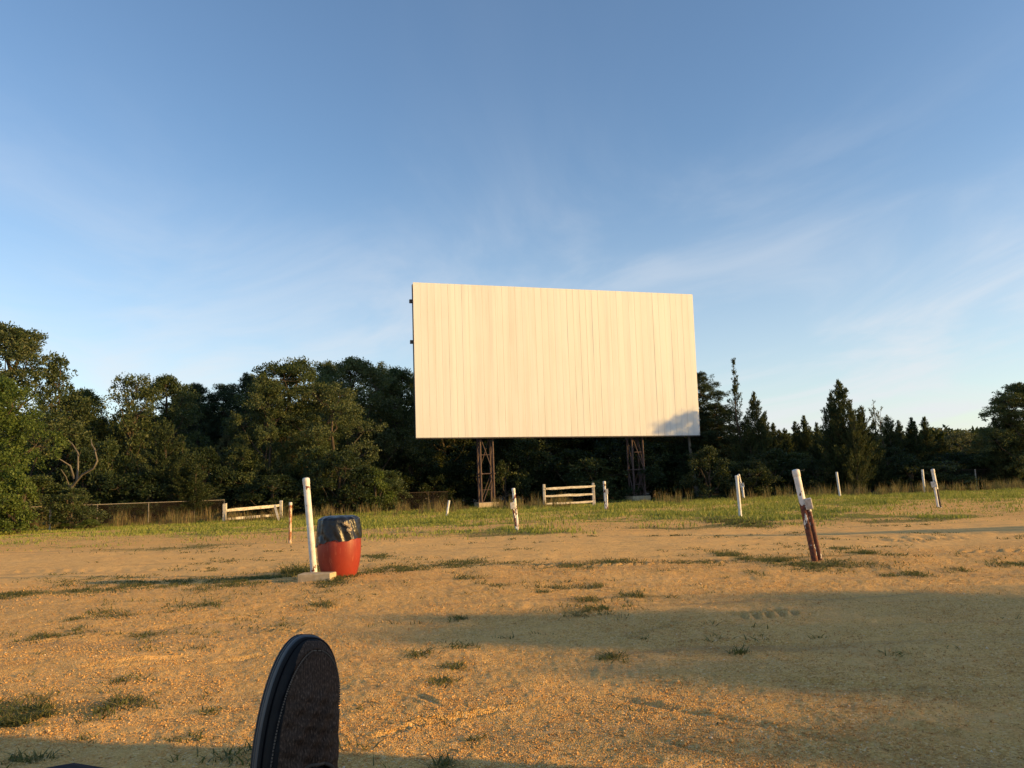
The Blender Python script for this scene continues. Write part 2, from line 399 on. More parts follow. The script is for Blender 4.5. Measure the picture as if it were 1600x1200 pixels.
def build_ground():
    th_f = np.linspace(-50, 50, 700)
    th = np.radians(np.concatenate([th_f, np.linspace(50, 310, 66)[1:-1]]))
    rr = [.05]
    while rr[-1] < 1500:
        d = rr[-1]; rr.append(d*(1.0075 if 2.2 < d < 13 else 1.014 if d < 60 else 1.12) + (.05 if d < 2.2 else 0))
    r = np.array(rr); nT = len(th)
    X = r[:, None]*np.sin(th)[None]; Y = r[:, None]*np.cos(th)[None]
    Z = terrain(X, Y) + bumps(X, Y)
    nearf = (1-sst(12, 20, r))[:, None]*(1-.0*X)
    G, W = masks(X, Y)
    lane = sst(12.2, 13.6, Y+.5*np.sin(X*.5))*(1-sst(19, 20.6, Y))
    Z = Z + nearf*(1-.7*lane)*(.014*(fbm(X*9, Y*9, 2, 61)-.5) + .012*(fbm(X*28, Y*28, 2, 62)-.5))
    V = np.stack([X, Y, Z], -1).reshape(-1, 3)
    i = np.arange(len(r)-1)[:, None]*nT; j = np.arange(nT)[None]; j2 = (j+1) % nT
    Fc = np.stack([i+j, i+nT+j, i+nT+j2, i+j2], -1).reshape(-1, 4)[:, ::-1]
    V = np.vstack([V, [[0, 0, tz(0, 0)]]]); c = len(V)-1
    me = np_mesh('ground', V, Fc, M['ground'], True)
    for nm, arr in (('grass', np.maximum(G, W)), ('lane', lane), ('litter', litter(X, Y))):
        a = me.attributes.new(nm, 'FLOAT', 'POINT'); a.data.foreach_set('value', np.append(np.broadcast_to(arr, X.shape).ravel(), 0).astype(np.float32))
    o = link('ground', me); tag(o, 'wide lot of orange tan gravel and packed sand with grassy banks', None, None, 'structure')
build_ground()

# ------------------------------------------------------------------ blades and leaves
def blades(P, h, wd, rng, lean=.35, az=None):
    """one tapered two-segment blade per point"""
    n = len(P); a = rng.uniform(0, 2*PI, n) if az is None else az
    side = np.stack([np.cos(a), np.sin(a), 0*a], -1)*(wd[:, None]*.5)
    la = rng.uniform(0, 2*PI, n); l = rng.uniform(0, lean, n)*h
    ld = np.stack([np.cos(la)*l, np.sin(la)*l, 0*l], -1); up = np.stack([0*h, 0*h, h], -1)
    v0 = P-side; v1 = P+side; m = P+up*.55+ld*.4; v2 = m+side*.75; v3 = m-side*.75; v4 = P+up*.98+ld
    V = np.stack([v0, v1, v2, v3, v4, v4+side*.1], 1).reshape(-1, 3); b = np.arange(n)[:, None]*6
    F1 = np.concatenate([b+np.array([[0, 1, 2, 3]]), b+np.array([[3, 2, 5, 4]])], 0)
    return V, F1
def scatter(n, x0, x1, y0, y1, dens, rng):
    x = rng.uniform(x0, x1, n); y = rng.uniform(y0, y1, n); k = rng.random(n) < dens(x, y); return x[k], y[k]
def view(x, y): return (np.abs(x) < y*.80+2)
rng = np.random.default_rng(7)
# meadow grass
x, y = scatter(1300000, -45, 50, 19, 62, lambda x, y: view(x, y)*masks(x, y)[0]*(1-.75*litter(x, y))*np.clip(34/y, 0, 1)**1.2, rng)
hh = (.02+.10*fbm(x*.3, y*.3, 3, 91)*sst(20, 30, y)+.10*sst(.48, .75, fbm(x*.8, y*1.2, 3, 92)))*rng.uniform(.6, 1.5, len(x))*(1-.35*sst(-4, -12, x))
P = np.stack([x, y, terrain(x, y)-.01], -1)
V, Fc = blades(P, hh, rng.uniform(.014, .034, len(x)), rng, .8)
tag(link('meadow_grass', np_mesh('meadow_grass', V, Fc, M['grass'])), 'short yellow green grass on the banks below the screen', 'grass', None, 'stuff')
# tall dry grass at the wood's edge
def dry(x, y):
    e = 38.5 + .12*np.minimum(x+8, 0)*1.2 + 5.5*sst(3, 30, x)
    return view(x, y)*np.exp(-((y-e-1.5)/2.2)**2)*sst(.42, .62, fbm(x*.5, y*.5, 3, 15))*.9
cx, cy = scatter(10000, -34, 38, 28, 52, dry, rng)
k = 22; x = np.repeat(cx, k)+rng.normal(0, .10, len(cx)*k); y = np.repeat(cy, k)+rng.normal(0, .10, len(cx)*k)
hh = np.repeat(rng.uniform(.3, .85, len(cx)), k)*rng.uniform(.5, 1.1, len(x))
V, Fc = blades(np.stack([x, y, terrain(x, y)], -1), hh, rng.uniform(.012, .022, len(x)), rng, .35)
tag(link('tall_grass', np_mesh('tall_grass', V, Fc, M['drygrass'])), 'tall dry grass standing along the foot of the woods', 'tall grass', None, 'stuff')

# low weeds in the gravel: hand placed patches (px, py, half width px, half height px, density)
WEEDS = [(90, 1108, 95, 16, 1.5), (30, 1132, 60, 14, 1.5), (190, 1100, 40, 8, .7), (45, 1188, 50, 7, .8), (375, 1182, 45, 10, .7), (275, 1088, 40, 7, .5), (20, 1085, 26, 20, .5),
 (500, 947, 22, 5, .9), (600, 893, 22, 5, .7), (640, 886, 40, 4, .4), (720, 882, 40, 5, .6), (640, 892, 20, 4, .8), (775, 914, 22, 4, .7), (725, 904, 28, 3, .6),
 (865, 920, 34, 4, .8), (895, 955, 30, 7, 1), (945, 950, 35, 6, .9), (1010, 932, 48, 6, .9), (920, 938, 22, 4, .8), (925, 918, 22, 4, .9), (850, 925, 12, 3, .8),
 (955, 1028, 24, 6, .9), (1155, 1020, 14, 4, .9), (720, 967, 14, 3, .8), (655, 1023, 20, 5, .6), (712, 1042, 18, 5, .8), (690, 1066, 20, 5, .8), (715, 1012, 25, 6, .4),
 (740, 1163, 14, 8, .8), (700, 1196, 22, 6, 1), (1148, 870, 26, 7, 1), (1345, 864, 22, 7, 1.3), (1175, 893, 12, 4, .9), (1430, 898, 22, 5, .9), (1490, 891, 22, 4, .9),
 (1385, 900, 16, 4, .6), (1590, 881, 45, 6, .9), (1280, 884, 60, 7, 1), (1225, 878, 35, 7, .9), (1380, 880, 30, 5, .4), (250, 912, 90, 5, .6), (400, 905, 60, 6, .8),
 (20, 930, 28, 5, .9), (115, 925, 20, 4, .5), (110, 985, 16, 10, .7), (70, 994, 60, 5, .5), (210, 960, 45, 5, .5), (330, 946, 40, 4, .6), (160, 957, 20, 4, .4),
 (465, 897, 26, 7, 1.2), (530, 903, 20, 6, .9), (115, 968, 20, 4, .4), (40, 1000, 30, 6, .4), (230, 993, 26, 4, .5), (150, 905, 60, 4, .3), (880, 885, 50, 4, .5),
 (960, 880, 35, 5, .7), (1085, 880, 50, 4, .6), (800, 880, 30, 4, .3), (1150, 816, 34, 6, 1.6), (290, 1155, 25, 5, .5), (95, 1160, 40, 6, .5), (600, 1098, 14, 4, .6), (330, 1113, 15, 4, .5),
 (200, 1063, 30, 5, .4), (60, 1060, 30, 5, .3), (1010, 1000, 10, 3, .3), (590, 870, 24, 4, .4)]
XS = []; YS = []; HS = []
for (px, py, hw, hp, dn) in WEEDS:
    c = ground(px, py); e = ground(px+hw, py); t = ground(px, py-hp)
    rx = abs(e.x-c.x); ry = max(abs(t.y-c.y), .06)
    n = int(dn*1600*rx*ry*PI*(1.0 if c.y < 9 else .8))+20
    q = rng.normal(0, .62, (n*2, 2)); xx = c.x+q[:, 0]*rx; yy = c.y+q[:, 1]*ry
    kk = fbm(xx*4, yy*4, 2, 33) > .44
    XS.append(xx[kk]); YS.append(yy[kk]); HS.append(np.full(kk.sum(), .024+.014*min(dn, 1.5)))
for (px, py) in [(465, 897)]:
    c = ground(px, py); n = 260; XS.append(c.x+rng.normal(0, .16, n)); YS.append(c.y+rng.normal(0, .1, n)); HS.append(np.full(n, .15))
xr, yr = scatter(9000, -9, 10, 3, 19, lambda x, y: view(x, y)*sst(.60, .72, fbm(x*1.1, y*1.6, 4, 35))*.8, rng)
k = 7; XS.append(np.repeat(xr, k)+rng.normal(0, .05, len(xr)*k)); YS.append(np.repeat(yr, k)+rng.normal(0, .03, len(xr)*k)); HS.append(np.full(len(xr)*k, .035))
xr, yr = scatter(60000, -16, 20, 10, 24, lambda x, y: view(x, y)*masks(x, y)[1]*.8, rng)
XS.append(xr); YS.append(yr); HS.append(np.full(len(xr), .05))
x = np.concatenate(XS); y = np.concatenate(YS); hh = np.concatenate(HS)*rng.uniform(.4, 1.5, len(x))
V, Fc = blades(np.stack([x, y, terrain(x, y)-.004], -1), hh, rng.uniform(.005, .013, len(x))*(1+sst(8, 20, y)), rng, 2.6)
tag(link('low_weeds', np_mesh('low_weeds', V, Fc, M['weed'])), 'sparse low weeds growing in patches through the gravel', 'weeds', None, 'stuff')

# darker rooted soil under the hand placed weed patches
def root_soil():
    me = bpy.data.objects['ground'].data; n = len(me.vertices); co = np.empty(n*3, np.float32); me.vertices.foreach_get('co', co); co = co.reshape(-1, 3)
    at_ = me.attributes['grass'].data; v = np.empty(n, np.float32); at_.foreach_get('value', v)
    sel = np.where((co[:, 1] > 2) & (co[:, 1] < 20) & (np.abs(co[:, 0]) < 18))[0]; X, Y = co[sel, 0], co[sel, 1]; add = np.zeros(len(sel))
    for (px, py, hw, hp, dn) in WEEDS:
        c = ground(px, py); e = ground(px+hw, py); t = ground(px, py-hp); rx = abs(e.x-c.x)*.9+.05; ry = max(abs(t.y-c.y), .06)*.9+.03
        add = np.maximum(add, .62*min(1, dn)*np.exp(-(((X-c.x)/rx)**2+((Y-c.y)/ry)**2)))
    v[sel] = np.maximum(v[sel], add); at_.foreach_set('value', v)
root_soil()

# ------------------------------------------------------------------ loose pebbles
def pebbles():
    n = 190000
    d = 2.6*np.exp(rng.random(n)*math.log(15/2.6)); a = np.radians(rng.uniform(-37, 37, n)); x = d*np.sin(a); y = d*np.cos(a)
    den = .25+.75*sst(.38, .62, fbm(x*1.3, y*1.3, 4, 51)); den = den*(1-.8*sst(12.2, 13.2, y))
    k = rng.random(n) < den; x = x[k]; y = y[k]; n = len(x)
    s = rng.lognormal(0, .38, n)*.0029*(1+.06*np.hypot(x, y))
    oc = np.array([(1, 0, 0), (0, 1, 0), (-1, 0, 0), (0, -1, 0), (0, 0, 1), (0, 0, -1)], float)
    fc = np.array([(0, 1, 4), (1, 2, 4), (2, 3, 4), (3, 0, 4), (1, 0, 5), (2, 1, 5), (3, 2, 5), (0, 3, 5)])
    th = rng.uniform(0, 2*PI, n); c, sn = np.cos(th), np.sin(th)
    Vv = oc[None]*rng.uniform(.6, 1.35, (n, 6, 1))*np.stack([rng.uniform(.8, 1.5, n), rng.uniform(.7, 1.1, n), rng.uniform(.5, .9, n)], -1)[:, None]
    Vr = np.stack([Vv[..., 0]*c[:, None]-Vv[..., 1]*sn[:, None], Vv[..., 0]*sn[:, None]+Vv[..., 1]*c[:, None], Vv[..., 2]], -1)*s[:, None, None]
    Vr += np.stack([x, y, terrain(x, y)+bumps(x, y)+.003], -1)[:, None]
    Fc = (fc[None]+np.arange(n)[:, None, None]*6).reshape(-1, 3)
    g = NT('pebbles'); geo = g.n('ShaderNodeNewGeometry')
    g.col(g.ramp(geo.outputs['Random Per Island'], [(0, (.42, .225, .08)), (.3, (.56, .32, .11)), (.7, (.65, .39, .14)), (.97, (.70, .45, .18)), (1, (.80, .66, .46))])).set(rough=.85, spec=.2)
    tag(link('loose_pebbles', np_mesh('loose_pebbles', Vr.reshape(-1, 3), Fc, g.m, True)), 'loose orange and tan pebbles over the near gravel', 'pebbles', None, 'stuff')
pebbles()

# ------------------------------------------------------------------ trees
def leafcards(P, D, L, Wd, rng, curl=.25):
    """rhombic leaves at P pointing along D, folded along the midrib"""
    n = len(P); D = D/np.maximum(np.linalg.norm(D, axis=1, keepdims=True), 1e-6)
    a = rng.normal(0, 1, (n, 3)); S = np.cross(D, a); S /= np.maximum(np.linalg.norm(S, axis=1, keepdims=True), 1e-6)
    N = np.cross(S, D); L = np.broadcast_to(L, n)[:, None]; Wd = np.broadcast_to(Wd, n)[:, None]
    V = np.stack([P, P+D*L*.5+S*Wd*.5+N*L*curl*.4, P+D*L, P+D*L*.5-S*Wd*.5+N*L*curl*.4], 1).reshape(-1, 3)
    return V, (np.arange(n)[:, None]*4+np.arange(4)[None])
def unit(rng, n):
    v = rng.normal(0, 1, (n, 3)); return v/np.linalg.norm(v, axis=1, keepdims=True)
def limb(mb, a, b, r0, r1, rnd, seg=4, wob=.12, n=6):
    a, b = Vector(a), Vector(b); L = (b-a).length; pts = []; rs = []
    for i in range(seg+1):
        t = i/seg; p = a.lerp(b, t)
        if 0 < i < seg: p += Vector([(rnd.random()-.5)*L*wob for _ in range(3)])
        p.z += L*.08*math.sin(t*PI)*(-1)
        pts.append(p); rs.append(r0*(1-t)+r1*t)
    mb.tube(pts, rs, n, False)
def mesh_of(mb, name, mat, smooth=True):
    me = bpy.data.meshes.new(name); me.from_pydata(mb.v, [], mb.f); me.materials.append(mat)
    if smooth: me.polygons.foreach_set('use_smooth', [True]*len(me.polygons))
    me.update(); return me

def proto_broad(seed, H=11., Rr=4., base=.12, leaf=.145, lobes=18, cl=38, lv=56, mat='oak', airy=0., flat=1.):
    rg = np.random.default_rng(seed); rnd = random.Random(seed); mb = MB()
    top = Vector((rnd.uniform(-.4, .4), rnd.uniform(-.4, .4), H*.78)); limb(mb, (0, 0, -.2), top, H*.022+.04, .05, rnd, 6, .06, 8)
    Ps = []; Ds = []
    for i in range(lobes):
        t = (i+.5)/lobes; z = H*(base+(1-base)*(t**.85))
        tt = (z/H-base)/(1-base)
        prof = (math.sin(PI*min(1, .18+tt*.80)))**.75
        rr = Rr*prof*rnd.uniform(.25, .82) if tt < .9 else Rr*rnd.uniform(0, .25)
        a = i*2.4+rnd.uniform(-.4, .4); lr = Rr*rnd.uniform(.24, .44)*(1.0 if tt < .85 else .75)
        c = np.array([rr*math.cos(a), rr*math.sin(a), min(z, H-lr*.8)])
        s0 = max(.12*H, c[2]-rr*.9-.5); limb(mb, (0, 0, s0) if s0 < H*.75 else tuple(top), c, .09*Rr/4+.02, .02, rnd)
        u = unit(rg, cl); u[:, 2] = np.abs(u[:, 2])*rg.choice([1, 1, 1, -1], cl)
        q = c+u*lr*(rg.uniform(.55, 1.12, (cl, 1)))*np.array([1, 1, .8*flat])
        for k in range(0, cl, 6): limb(mb, c, q[k], .018, .006, rnd, 2, .1, 4)
        nn = int(lv*(1-airy*rnd.random()))
        cr = rg.uniform(.2, .48, cl)*(Rr/4)**.5
        w_ = unit(rg, cl*nn)*rg.random((cl*nn, 1))**.5*np.repeat(cr, nn)[:, None]*np.array([1.15, 1.15, .75])
        Ps.append(np.repeat(q, nn, 0)+w_); Ds.append(w_*.6+np.repeat(u, nn, 0)*.5+unit(rg, cl*nn)*.8+np.array([0, 0, -.15]))
    P = np.concatenate(Ps); D = np.concatenate(Ds); k = P[:, 2] > .15; P = P[k]; D = D[k]
    V, Fc = leafcards(P, D, leaf*rg.uniform(.6, 1.3, len(P)), leaf*.62*rg.uniform(.6, 1.3, len(P)), rg)
    return mesh_of(mb, 'trunk', M['bark']), np_mesh('crown', V, Fc, M[mat]), H, Rr
def proto_cedar(seed, H=7., Rr=1.8, spires=3, dens=1.15, base=.03, mat='cedar', power=1.0, gaps=.0):
    rg = np.random.default_rng(seed); rnd = random.Random(seed); mb = MB(); Ps = []; Ds = []; Ls = []
    leaders = [(0, 0, 1.)] + [(rnd.uniform(-.5, .5)*Rr, rnd.uniform(-.5, .5)*Rr, rnd.uniform(.66, .93)) for _ in range(spires-1)]
    for (lx, ly, hf) in leaders:
        h = H*hf; limb(mb, (lx*.2, ly*.2, -.1), (lx, ly, h), .05+.012*H, .006, rnd, 6, .03, 7)
        nb = int(125*dens*(1 if hf == 1 else .6))
        for i in range(nb):
            t = rnd.random()**.9; z = h*(base+(1-base)*t)
            if gaps and math.sin(z*5.3+seed) < gaps-1: continue
            rad = Rr*(1 if hf == 1 else .6)*((1-t)**power)*rnd.uniform(.45, 1.2)+.05
            a = rnd.uniform(0, 2*PI); up = rnd.uniform(.6, 1.3)+.5*t
            cx, cy = lx*t, ly*t
            tip = np.array([cx+math.cos(a)*rad, cy+math.sin(a)*rad, z+up*rad*.8+.12]); st = np.array([cx, cy, z])
            if rad > .6: limb(mb, st, tip, .018, .005, rnd, 2, .05, 4)
            n = int((9+150*rad)*dens**.3); s = rg.uniform(.1, 1.1, n)[:, None]
            wdt = (.035+.15*rad*(1.08-s))
            p = st+(tip-st)*s + rg.normal(0, 1, (n, 3))*wdt*np.array([1, 1, .8]); d = (tip-st)/np.linalg.norm(tip-st)
            Ps.append(p); Ds.append(d*.7+np.array([0, 0, .55])+unit(rg, n)*.55)
    P = np.concatenate(Ps); D = np.concatenate(Ds); k = P[:, 2] > .05; P = P[k]; D = D[k]
    V, Fc = leafcards(P, D, rg.uniform(.08, .19, len(P)), rg.uniform(.025, .06, len(P)), rg)
    return mesh_of(mb, 'trunk', M['bark']), np_mesh('crown', V, Fc, M[mat]), H, Rr
def proto_pine(seed, H=12., Rr=3.2, base=.35):
    rg = np.random.default_rng(seed); rnd = random.Random(seed); mb = MB(); Ps = []; Ds = []
    tl = Vector((rnd.uniform(-.4, .4), rnd.uniform(-.4, .4), H-.3)); limb(mb, (0, 0, -.2), tl, .19, .03, rnd, 7, .04, 8)
    nb = 64
    for i in range(nb):
        t = (i+rnd.random())/nb; z = H*(base+(.97-base)*t); rad = Rr*(math.sin(PI*(.22+.74*t)))**.8*rnd.uniform(.4, 1.08)
        a = i*2.4+rnd.uniform(-.5, .5); c = Vector((tl.x*z/H, tl.y*z/H, z)); tip = c+Vector((math.cos(a)*rad, math.sin(a)*rad, rnd.uniform(-.05, .4)*rad))
        limb(mb, c, tip, .05, .012, rnd, 3, .1, 5)
        m = int(5+9*rad/Rr*2)
        for j in range(m):
            s = rnd.uniform(.35, 1.05); q = np.array(c.lerp(tip, s))+rg.normal(0, 1, 3)*np.array([.28, .28, .16])*(.5+rad*.3)
            n = 44; u = unit(rg, n); u[:, 2] = u[:, 2]*.7+.25
            Ps.append(q+u*.06); Ds.append(u)
    P = np.concatenate(Ps); D = np.concatenate(Ds)
    V, Fc = leafcards(P, D, rg.uniform(.16, .30, len(P)), rg.uniform(.022, .045, len(P)), rg, .05)
    return mesh_of(mb, 'trunk', M['bark']), np_mesh('crown', V, Fc, M['needle']), H, Rr

PROTO = {
 'oak': [proto_broad(1), proto_broad(2, lobes=19), proto_broad(3, base=.08), proto_broad(4, lobes=14, airy=.5)],
 'airy': [proto_broad(5, leaf=.21, lobes=17, cl=24, lv=36, airy=.7), proto_broad(6, leaf=.21, lobes=20, cl=20, lv=36, airy=.6)],
 'bright': [proto_broad(8, H=8, Rr=3.4, base=.05, mat='bright', leaf=.14, lobes=18, cl=40)],
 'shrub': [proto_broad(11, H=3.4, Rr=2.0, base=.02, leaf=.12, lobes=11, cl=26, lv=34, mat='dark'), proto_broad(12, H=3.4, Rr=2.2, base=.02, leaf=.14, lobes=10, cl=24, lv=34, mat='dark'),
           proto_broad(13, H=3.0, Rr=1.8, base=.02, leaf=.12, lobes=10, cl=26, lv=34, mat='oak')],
 'brightshrub': [proto_broad(14, H=2.2, Rr=1.3, base=.02, leaf=.11, lobes=9, cl=20, lv=30, mat='bright')],
 'pale': [proto_broad(15, H=4.2, Rr=2.2, base=.05, leaf=.10, lobes=11, cl=22, lv=30, mat='pale', airy=.5)],
 'pine': [proto_pine(21), proto_pine(22, Rr=2.8), proto_pine(23, base=.15, Rr=3.4)],
 'cedar': [proto_cedar(31), proto_cedar(32, spires=5, Rr=2.1), proto_cedar(33, spires=4, dens=.9), proto_cedar(36, spires=2, Rr=1.5)],
 'spirecedar': [proto_cedar(34, H=9.5, Rr=2.3, spires=1, dens=.9, power=1.7, gaps=.12)],
 'thincedar': [proto_cedar(35, H=6, Rr=1.0, spires=3, dens=.28, power=.9, mat='pale')],
}
cnt = {}
def tree(kind, name, px, top, Y, wpx, label, cat='tree', group=None, v=None, base=None):
    """a tree whose crown peaks at photo pixel (px, top), standing Y metres away, about wpx pixels wide"""
    ps = PROTO[kind]; i = cnt.get(kind, 0); cnt[kind] = i+1
    tm, cm_, H, Rr = ps[i % len(ps) if v is None else v]
    tp = at(px, top, Y); z0 = tz(tp.x, Y); h = tp.z-z0
    g = empty(name, (tp.x, Y, z0), (i*2.17) % 6.28)
    sw = (wpx/F*Y/2)/Rr; g.scale = (sw, sw, h/H)
    link('trunk', tm, g); link('crown', cm_, g)
    tag(g, label, cat, group); return g
T = [
 ('oak', 'broadleaf_tree', 25, 512, 41, 230, 'tallest oak at the left edge, its open crown rising over the brighter tree'),
 ('airy', 'broadleaf_tree', 92, 556, 43, 120, 'slender open-topped oak just right of the tallest left tree'),
 ('oak', 'broadleaf_tree', 128, 612, 45, 150, 'lower olive tree left of the notch in the skyline'),
 ('bright', 'broadleaf_tree', -22, 588, 32, 190, 'sunlit bright green tree cut off by the left edge of the picture'),
 ('airy', 'broadleaf_tree', 208, 584, 44, 120, 'open-crowned oak with light twigs right of the notch in the skyline'),
 ('oak', 'broadleaf_tree', 258, 590, 47, 150, 'olive round-topped oak behind the dead branches'),
 ('oak', 'broadleaf_tree', 172, 672, 46, 150, 'short dark tree filling the notch in the skyline'),
 ('pine', 'pine_tree', 312, 597, 56, 110, 'dark pine left of centre of the gap between the oaks'),
 ('pine', 'pine_tree', 348, 597, 58, 110, 'dark pine between two other pines left of the big oaks'),
 ('pine', 'pine_tree', 385, 583, 55, 110, 'tallest pine with sky showing through, touching the big oaks'),
 ('oak', 'broadleaf_tree', 455, 567, 47, 200, 'large spreading oak behind the tall white post'),
 ('oak', 'broadleaf_tree', 420, 592, 45, 130, 'left shoulder oak of the big clump behind the rusted post'),
 ('oak', 'broadleaf_tree', 552, 561, 54, 180, 'tallest round oak behind the red barrel'),
 ('oak', 'broadleaf_tree', 512, 600, 46, 170, 'lower oak filling between the two big oaks'),
 ('oak', 'broadleaf_tree', 622, 577, 58, 130, 'oak whose right side is hidden by the screen'),
 ('airy', 'broadleaf_tree', 598, 590, 57, 110, 'thin oak between the tallest round oak and the screen'),
 ('oak', 'broadleaf_tree', 402, 588, 62, 110, 'oak crown filling the dip between the tallest pine and the big oaks'),
 ('oak', 'broadleaf_tree', 514, 568, 58, 120, 'oak crown filling the dip between the two big oaks, behind the lower one'),
 ('oak', 'broadleaf_tree', 592, 572, 62, 110, 'oak crown just right of the tallest round oak, farther back'),
 ('oak', 'broadleaf_tree', 652, 590, 64, 110, 'far oak whose crown just touches the left edge of the screen'),
 ('oak', 'broadleaf_tree', 296, 604, 62, 100, 'far oak crown between the olive oak and the dark pines'),
 ('oak', 'broadleaf_tree', 690, 610, 64, 190, 'dark tree behind the left end of the screen'),
 ('pine', 'pine_tree', 770, 610, 66, 150, 'dark pine standing behind the left support tower'),
 ('oak', 'broadleaf_tree', 850, 620, 66, 190, 'dark tree behind the middle of the screen'),
 ('oak', 'broadleaf_tree', 930, 620, 66, 190, 'dark tree behind the screen, right of its middle'),
 ('pine', 'pine_tree', 1010, 620, 64, 150, 'dark pine standing behind the right support tower'),
 ('pine', 'pine_tree', 1062, 640, 58, 110, 'pine with a bare leaning trunk below the screen corner'),
 ('pine', 'pine_tree', 1096, 580, 60, 120, 'dark pine peeking out beside the right edge of the screen'),
 ('pine', 'pine_tree', 1122, 628, 57, 110, 'rounded green pine between the screen and the tall spiky cedar'),
 ('spirecedar', 'cedar_tree', 1146, 562, 55, 100, 'tall cedar with one thin ragged spire right of the screen'),
 ('cedar', 'cedar_tree', 1178, 618, 55, 75, 'bushy cedar leaning against the tall ragged spire'),
 ('cedar', 'cedar_tree', 1208, 664, 57, 60, 'short dark cedar behind the leaning post with the box'),
 ('cedar', 'cedar_tree', 1226, 670, 59, 60, 'short cedar in the row right of the leaning post'),
 ('cedar', 'cedar_tree', 1256, 653, 57, 55, 'pointed cedar left of the large many-spired cedar'),
 ('cedar', 'cedar_tree', 1310, 600, 50, 105, 'large dark cedar with several spires above the white stake'),
 ('cedar', 'cedar_tree', 1342, 650, 51, 90, 'low bushy cedar on the right flank of the many-spired cedar'),
 ('thincedar', 'cedar_tree', 1364, 630, 53, 46, 'thin half-bare cedar with see-through top'),
 ('cedar', 'cedar_tree', 1386, 650, 54, 70, 'ragged cedar right of the half-bare one'),
 ('cedar', 'cedar_tree', 1424, 656, 54, 58, 'cedar left of the pair of twin points above the slim post'),
 ('cedar', 'cedar_tree', 1444, 655, 56, 60, 'light green twin-pointed cedar above the slim white post'),
 ('cedar', 'cedar_tree', 1472, 688, 56, 70, 'low cedar between the twin-pointed one and the pale bush'),
 ('pale', 'leafy_bush', 1503, 674, 58, 90, 'pale dusty bush on the skyline near the right edge'),
 ('oak', 'broadleaf_tree', 1548, 668, 54, 90, 'small dark tree left of the big dark one at the right edge'),
 ('oak', 'broadleaf_tree', 1596, 600, 49, 140, 'big dark tree at the right edge of the picture'),
 ('oak', 'broadleaf_tree', 1574, 618, 50.5, 110, 'dark oak against the left side of the big tree at the right edge'),
 ('oak', 'broadleaf_tree', 1640, 596, 51, 160, 'dark tree cut off by the right edge of the picture'),
 ('cedar', 'cedar_tree', 1194, 652, 60, 46, 'slim cedar peeking between the bushy cedar and the short dark ones'),
 ('cedar', 'cedar_tree', 1241, 662, 60, 42, 'slim pointed cedar directly above the top of the thick leaning post'),
 ('cedar', 'cedar_tree', 1276, 664, 56, 50, 'low cedar at the left foot of the many-spired cedar'),
 ('cedar', 'cedar_tree', 1298, 618, 51, 60, 'narrow cedar merging with the left side of the many-spired cedar'),
 ('cedar', 'cedar_tree', 1327, 625, 49, 55, 'narrow cedar merging with the right side of the many-spired cedar'),
 ('cedar', 'cedar_tree', 1404, 660, 57, 50, 'slim cedar midway between the ragged one and the twin points'),
 ('cedar', 'cedar_tree', 1524, 684, 57, 60, 'low cedar right of the pale dusty bush'),
 ('cedar', 'cedar_tree', 1566, 640, 50, 70, 'feathery cedar against the left side of the big dark right-edge tree'),
 ('cedar', 'cedar_tree', 258, 655, 41, 110, 'sunlit green cedar in front of the oaks left of the rail fence'),
 ('cedar', 'cedar_tree', 298, 720, 40, 100, 'low sunlit cedar bush left of the rail fence'),
 ('pale', 'leafy_bush', 357, 668, 48, 40, 'small pale leafy sapling in front of the dark pines'),
]
for (kd, nm, px, tp, Y, wp, lb) in T:
    grp = {'pine_tree': 'pines in the woods', 'cedar_tree': 'cedars along the wood edge', 'broadleaf_tree': 'broadleaf trees of the woods'}.get(nm)
    tree(kd, nm, px, tp, Y, wp, lb, 'bush' if 'bush' in nm else 'tree', grp)
# shaded understorey
US = [(-20, 'cut off by the left edge, behind the sunlit bush'), (18, 'just inside the left edge, behind the sunlit bush'), (58, 'above the pale post of the chain-link fence'),
 (98, 'left of the dead forked tree'), (134, 'right behind the dead forked tree'), (170, 'right of the dead forked tree'), (206, 'below the open-crowned oak'), (240, 'at the left foot of the sunlit cedar'),
 (278, 'at the right foot of the sunlit cedar'), (318, 'left of the two-rail fence'), (352, 'above the left post of the two-rail fence'), (388, 'above the middle of the two-rail fence'), (426, 'above the leaning board of the two-rail fence'),
 (458, 'above the orange rusted post'), (494, 'directly behind the top of the tall white post'), (530, 'above the black bin liner'), (566, 'above the right rim of the barrel'), (602, 'right of the barrel, under the round oak'),
 (640, 'below the lower left corner of the screen'), (676, 'left of the short thin white stake'), (712, 'right of the short thin white stake'), (748, 'right behind the left support tower'), (786, 'just right of the left support tower'),
 (820, 'behind the flaking post below the screen'), (858, 'above the left post of the three-rail fence'), (892, 'above the middle of the three-rail fence'), (928, 'above the right post of the three-rail fence'), (962, 'left of the right support tower'),
 (998, 'right behind the right support tower'), (1034, 'right of the right support tower'), (1066, 'left of the leaning bare trunk'), (1104, 'right of the leaning bare trunk'), (1136, 'left of the pair of posts right of the screen'),
 (1170, 'right of the pair of posts'), (1206, 'left of the thick leaning post'), (1242, 'behind the top of the thick leaning post'), (1276, 'between the thick leaning post and the slim stake'), (1312, 'behind the slim stake under the many-spired cedar'),
 (1348, 'right of the slim stake, under the half-bare cedar'), (1384, 'midway between the two slim stakes'), (1418, 'left of the upright slim stake'), (1452, 'behind the post with black paint'), (1488, 'right of the post with black paint'),
 (1524, 'behind the weathered post of the right fence'), (1560, 'under the big dark tree at the right edge'), (1598, 'at the very right edge of the picture'), (1640, 'cut off by the right edge')]
rn = random.Random(5)
